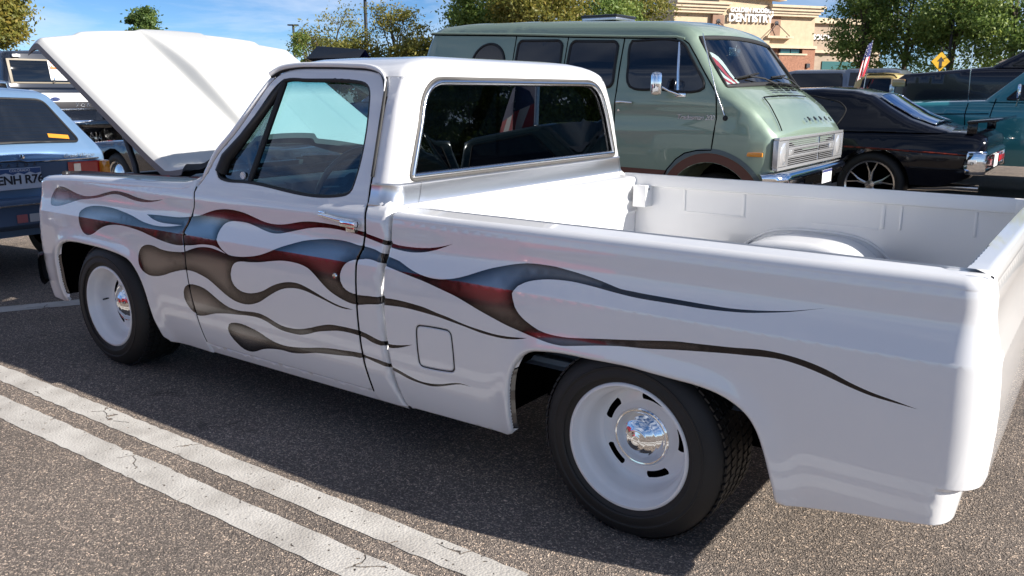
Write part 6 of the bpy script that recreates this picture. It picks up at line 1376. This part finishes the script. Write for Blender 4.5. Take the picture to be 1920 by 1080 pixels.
finish(solid(m_top + [(-2.22, .33)] + arch(-2.95, .30, .36, .28) + arch(-5.55, .30, .36, .28) + [(-6.3, .33)], m_hw, MYC, .045, .07, .03, soft=m_top, grid=.12), 'body', M_MAZ, mz, MO)
def m_back(y, z, out=.0):
    x = float(np.interp(z, [.66, .86, .93, .955, 1.03, 1.31, 1.375], [-2.185, -2.18, -2.185, -2.205, -2.28, -2.53, -2.60])); h_ = m_hw(x, z) - .045; k = .03 * max(0, 1 - ((y - MYC) / h_) ** 2)
    nx, nz = ((1, .1) if z < .94 else (.745, .667)); return (x + nx * (k + out), y, z + nz * (k + out) * (1 if z > .94 else .3))
def m_patch(name, poly, mat, out=.006, par=None, grid=.06):
    poly = resample(poly, .06); g = np.array(poly); pts = np.stack(np.meshgrid(np.arange(g[:, 0].min(), g[:, 0].max(), grid), np.arange(g[:, 1].min(), g[:, 1].max(), grid * .7)), -1).reshape(-1, 2); pts = pts[inside(pts, poly)]
    v, f = triangulate(poly, (), (), pts); b = MB(); b.add([m_back(y, z, out) for y, z in v], f.tolist()); return b.build(name, mat, par or mz, 60, MO)
gl_o = round_poly([(-.20, 1.005), (1.125, 1.005), (1.005, 1.325), (-.08, 1.325)], .05, 5)
gl_ = m_patch('rear_window', gl_o, pm('rear_window_glass', (.010, .014, .022), .04, spec=.8), .004)
b = MB(); b.tube([m_back(y, z, .004) for y, z in resample(gl_o, .05)], .010, 6, closed=True); b.build('window_seal', M_BLACK, gl_, 60, MO)
for k in range(11): z = 1.03 + k * .027; b = MB(); b.tube([m_back(y, z, .006) for y in np.linspace(-.15, 1.09 - (z - 1.0) * .36, 6)], .0007, 4); b.build('heater_wire', M_STEEL, gl_, 60, MO)
m_patch('window_sticker', [(.895, 1.035), (1.05, 1.022), (1.055, 1.052), (.90, 1.064)], pm('orange_sticker', (.60, .25, .02), .5), .008)
b = MB(); b.lathe([(.012, .0001), (.010, .016), (0, .018)], m_back(.63, .925, 0), 'x', 14); b.build('hatch_lock', M_CHROME, mz, 60, MO)
# dark recessed panel with lettering, lamps, plate, bumper
m_patch('trim_panel', [(-.4, .845), (.60, .882), (.66, .872), (.98, .872), (.98, .70), (-.4, .69)], M_MDARK, .004)
b = MB(); b.tube([m_back(y, z, .006) for y, z in ((-.4, .888), (.60, .898), (.66, .884), (1.22, .884))], .008, 6); b.build('chrome_strip', M_CHROME, mz, 60, MO)
for k, ch in enumerate('MAZDA'): y = .46 + k * .062; lettering('badge_letter', ch, .035, m_back(y, .868, .012), (0, 1, 0), (0, 0, 1), M_CHROME, mz, MO, extrude=.002)
lettering('model_script', 'Grand Wagon', .042, m_back(1.06, .912, .010), (0, 1, 0), (0, 0, 1), M_CHROME2, mz, MO, extrude=.001, shear=.25)
for s_ in (1, -1):
    yy_ = lambda a: MYC + s_ * a
    m_patch('tail_lamp', [(yy_(.50), .865), (yy_(.765), .862), (yy_(.76), .755), (yy_(.50), .755)], M_RED, .012); m_patch('reversing_lamp', [(yy_(.545), .85), (yy_(.60), .85), (yy_(.60), .775), (yy_(.545), .775)], M_LENS, .016)
    b = MB(); b.box((-2.19, yy_(.795), .81), (.10, .075, .105), bevel=.012); b.build('turn_lamp', M_AMBER, mz, 45, MO)
pl = thing('licence_plate', 'Colorado licence plate ENH R76 on the blue wagon', 'licence plate', m_back(.59, .768, .02))
b = MB(); b.box((0, 0, 0), (.006, .305, .155), bevel=.002); b.build('plate', pm('plate_white', (.62, .66, .72), .4), pl, None)
b = MB(); b.prism([(-.150, .074), (.150, .074), (.150, .040), (.11, .032), (.07, .048), (.03, .030), (-.01, .045), (-.05, .030), (-.10, .046), (-.150, .034)], lambda u, z, h: (h, u, z), .0032, .0042); b.build('mountain_band', pm('plate_blue', (.05, .10, .24), .4), pl, None)
lettering('plate_characters', 'ENH R76', .088, (.005, 0, -.010), (0, 1, 0), (0, 0, 1), M_INK, pl, extrude=.001, bold=.002, spacing=.95)
lettering('plate_state', 'COLORADO', .026, (.005, 0, .060), (0, 1, 0), (0, 0, 1), M_WHITEPLAIN, pl, extrude=.001)
b = MB(); b.grid([[(x - .06 * max(0, (abs(y - MYC) - .66) / .2) ** 2, y, z) for y in np.linspace(MYC - .88, MYC + .88, 24)] for x, z in ((-2.16, .63), (-2.06, .625), (-2.045, .60), (-2.05, .56), (-2.06, .545), (-2.05, .44), (-2.09, .40), (-2.18, .39))]); b.build('rear_bumper', M_MDARK, mz, 45, MO)
b = MB(); b.tube([(-2.042 - .06 * max(0, (abs(y - MYC) - .66) / .2) ** 2, y, .585) for y in np.linspace(MYC - .86, MYC + .86, 24)], .010, 6); b.build('bumper_strip', M_CHROME, mz, 60, MO)
for y, c in ((.53, (.45, .14, .14)), (.62, (.5, .5, .5)), (.72, (.35, .10, .09))): b = MB(); b.box((-2.047, y, .485), (.004, .075, .06), bevel=.001); b.build('bumper_sticker', pm('sticker_%d' % int(y * 100), c, .5), mz, None, MO)
for s_ in (-1, 1):
    b = MB(); b.tube([(-2.85, MYC + s_ * .46, 1.40), (-2.88, MYC + s_ * .46, 1.465), (-3.1, MYC + s_ * .46, 1.475), (-4.2, MYC + s_ * .46, 1.475), (-4.3, MYC + s_ * .46, 1.41)], .011, 6); b.build('roof_rail', M_CHROME, mz, 60, MO)
b = MB(); b.tube([(-3.0, MYC - .46, 1.47), (-3.0, MYC + .46, 1.47)], .012, 6); b.build('roof_bar', M_CHROME, mz, 60, MO)
for wx in (-2.95, -5.55):
    for far in (0, 1): car_wheel(mz, MO, (wx, MYC + (MW / 2 - .05) * (1 if far else -1), .30), .30, .18, far, .18, style='cover')
side_patch('side_window', [(-2.62, 1.03), (-2.72, 1.30), (-4.5, 1.30), (-5.0, 1.0)], m_hw, MYC, M_GL_DARK, mz, MO, .005, True); side_patch('side_window', [(-2.62, 1.03), (-2.72, 1.30), (-4.5, 1.30), (-5.0, 1.0)], m_hw, MYC, M_GL_DARK, mz, MO, .005, False)
mz.location.x -= .33; mz.location.y += .15; pl.location.x -= .33; pl.location.y += .15
# ------------------------------------------------------------------ dark pickup with a topper and a for-sale sign
FO = (-15.2, 6.2, 0); fd = thing('pickup_truck', 'dark pickup with black topper and white tailgate behind the blue wagon', 'pickup truck', FO)
M_FBLK = paint('black_blue_paint', (.008, .012, .022), .1, .25)
def f_hw(x, z): return .92 - float(np.interp(z, [.4, .7, 1.3, 1.45, 2.1], [.03, 0, 0, .03, .16]))
finish(solid([(-18, .5), (-18, 1.35), (-17.9, 1.42), (-12.76, 1.42), (-12.70, 1.36), (-12.70, .62), (-12.8, .55)] + arch(-13.6, .38, .44, .52) + arch(-17.0, .38, .44, .52), f_hw, 6.2, .05, .12, .02, grid=.25), 'body', M_FBLK, fd, FO)
finish(solid([(-17.0, 1.40), (-16.6, 1.95), (-16.3, 2.05), (-12.95, 2.08), (-12.85, 2.03), (-12.72, 1.42)], f_hw, 6.2, .08, .12, .03, grid=.25), 'topper', M_FBLK, fd, FO)
def fb_(name, y0, y1, z0, z1, x0, x1, mat, bevel=.006, par=None): b = MB(); b.box(((x0 + x1) / 2, (y0 + y1) / 2, (z0 + z1) / 2), (x1 - x0, y1 - y0, z1 - z0), bevel=bevel); return b.build(name, mat, par or fd, 40, FO)
rot_w = Matrix.Rotation(R(-11.5), 3, 'Y')
def slant(name, y0, y1, z0, z1, off, mat): b = MB(); zc_ = (z0 + z1) / 2; b.box((float(np.interp(zc_, [1.42, 2.03], [-12.72, -12.85])) + off, (y0 + y1) / 2, zc_), (.02, y1 - y0, z1 - z0), rot_w, bevel=.004); return b.build(name, mat, fd, 40, FO)
slant('rear_window_frame', 5.42, 6.98, 1.49, 1.95, .012, pm('tan_frame', (.20, .17, .12), .5)); slant('rear_window', 5.47, 6.93, 1.52, 1.92, .022, M_GL_DARK)
b = MB(); b.box((-12.70, 6.2, 1.56), (.05, .03, .10), bevel=.01); b.build('window_latch', M_CHROME, fd, 45, FO); b = MB(); b.box((-12.80, 5.6, 2.0), (.05, .14, .05), bevel=.01); b.build('brake_lamp', M_WHITEPLAIN, fd, 45, FO)
fb_('tailgate', 5.48, 6.94, .80, 1.38, -12.70, -12.665, M_FBLK); fb_('tailgate_panel', 5.52, 6.95, 1.15, 1.32, -12.665, -12.655, M_WHITE1); fb_('tailgate_band', 5.52, 6.95, 1.03, 1.145, -12.665, -12.657, M_INK); fb_('tailgate_strip', 5.52, 6.95, .985, 1.02, -12.665, -12.655, M_CHROME2)
for k, ch in enumerate('FORD'): lettering('tailgate_letter', ch, .10, (-12.654, 6.58 + k * .105, 1.088), (0, 1, 0), (0, 0, 1), M_CHROME2, fd, FO, extrude=.003, bold=.004)
b = MB(); b.prism([(.09 * math.cos(a), .038 * math.sin(a)) for a in np.linspace(0, 2 * math.pi, 20, endpoint=False)], lambda u, z, h: (-12.655 + h, 6.16 + u, 1.205 + z), 0, .008); lg = b.build('oval_badge', pm('badge_blue', (.03, .05, .16), .3), fd, None, FO)
lettering('badge_script', 'Ford', .06, (-12.645, 6.16, 1.205), (0, 1, 0), (0, 0, 1), M_CHROME2, fd, FO, extrude=.001, shear=.3)
for y in (5.40, 7.02): fb_('tail_lamp', y - .06, y + .06, .98, 1.32, -12.70, -12.66, M_RED, .01); fb_('reversing_lamp', y - .058, y + .058, .985, 1.04, -12.662, -12.655, M_LENS, .003)
b = MB(); b.box((-12.58, 6.2, .72), (.22, 1.88, .17), bevel=.03); b.build('rear_bumper', M_CHROME, fd, 45, FO)
for wx in (-13.6, -17.0):
    for far in (0, 1): car_wheel(fd, FO, (wx, 6.2 + (.86 if far else -.86), .38), .38, .21, far, .24)
sg_ = thing('for_sale_sign', 'orange and white for sale sign in the rear window of the dark pickup', 'sign', (-12.745, 6.36, 1.56))
b = MB(); b.box((0, 0, .18), (.008, .42, .37), rot_w); b.build('card', M_WHITEPLAIN, sg_, None); b = MB(); b.box((.004, 0, .275), (.008, .36, .125), rot_w); b.build('orange_field', pm('sign_orange', (.85, .16, .01), .5), sg_, None)
lettering('sign_text', 'FOR SALE', .105, (.012, 0, .277), (0, 1, 0), (-.2, 0, 1), M_WHITEPLAIN, sg_, extrude=.001, bold=.003, spacing=.85)
b = MB(); b.box((.018, 0, .12), (.008, .34, .006), rot_w); b.build('rule', M_INK, sg_, None)
# ------------------------------------------------------------------ cars seen between the wagon and the raised hood, and beyond
saloon('parked_car', 'black car with chrome wheels right of the dark pickup, under the raised hood edge', 'car', 7.35, -14.6, 4.7, paint('black_paint_b', (.006, .006, .007), .1, .2), hood_z=.98, roof_z=1.62, wheels='spoke', Rw=.36, face=1)
saloon('parked_car', 'low black car with a curved fender showing through the gap below the raised hood', 'car', 3.75, -7.35, 4.3, paint('black_paint_c', (.010, .013, .020), .2, .2), hood_z=.74, roof_z=1.22, Rw=.30)
bh, b_hw, b_yc, bX, b_o = pickup('pickup_truck', 'dark blue pickup whose raised hood shows above the white cab roof', 9.0, -8.9, 5.0, paint('deep_blue_paint', (.008, .015, .06), .2, .2), (.5, 1.05, 1.20, 1.62, 1.15), face=-1)
b = MB(); b.add([(-8.72, 9.0, 1.98), (-8.55, 9.14, 2.21), (-7.80, 9.66, 2.15), (-7.88, 9.58, 2.00), (-7.9, 10.5, 1.30), (-8.6, 10.5, 1.30)], [(0, 1, 2, 3), (1, 2, 4, 5), (0, 3, 4, 5)]); b.build('raised_hood', paint('deep_blue_hood', (.008, .015, .06), .2, .2, (.004, .004, .006)), bh, None, b_o)
# red car across the aisle: seen mirrored in the flames and hub caps
saloon('parked_car', 'red car across the aisle, mirrored in the truck door and chrome hub caps', 'car', -4.9, -5.3, 5.7, paint('bright_red_paint', (.50, .012, .012), .05, .22), hood_z=.90, roof_z=1.30, Rw=.34)
saloon('parked_car', 'dark maroon car across the aisle, mirrored in the front fender flames', 'car', -5.2, -11.2, 4.8, paint('dark_maroon_paint', (.16, .012, .015), .1, .22), hood_z=.95, roof_z=1.40, Rw=.34)
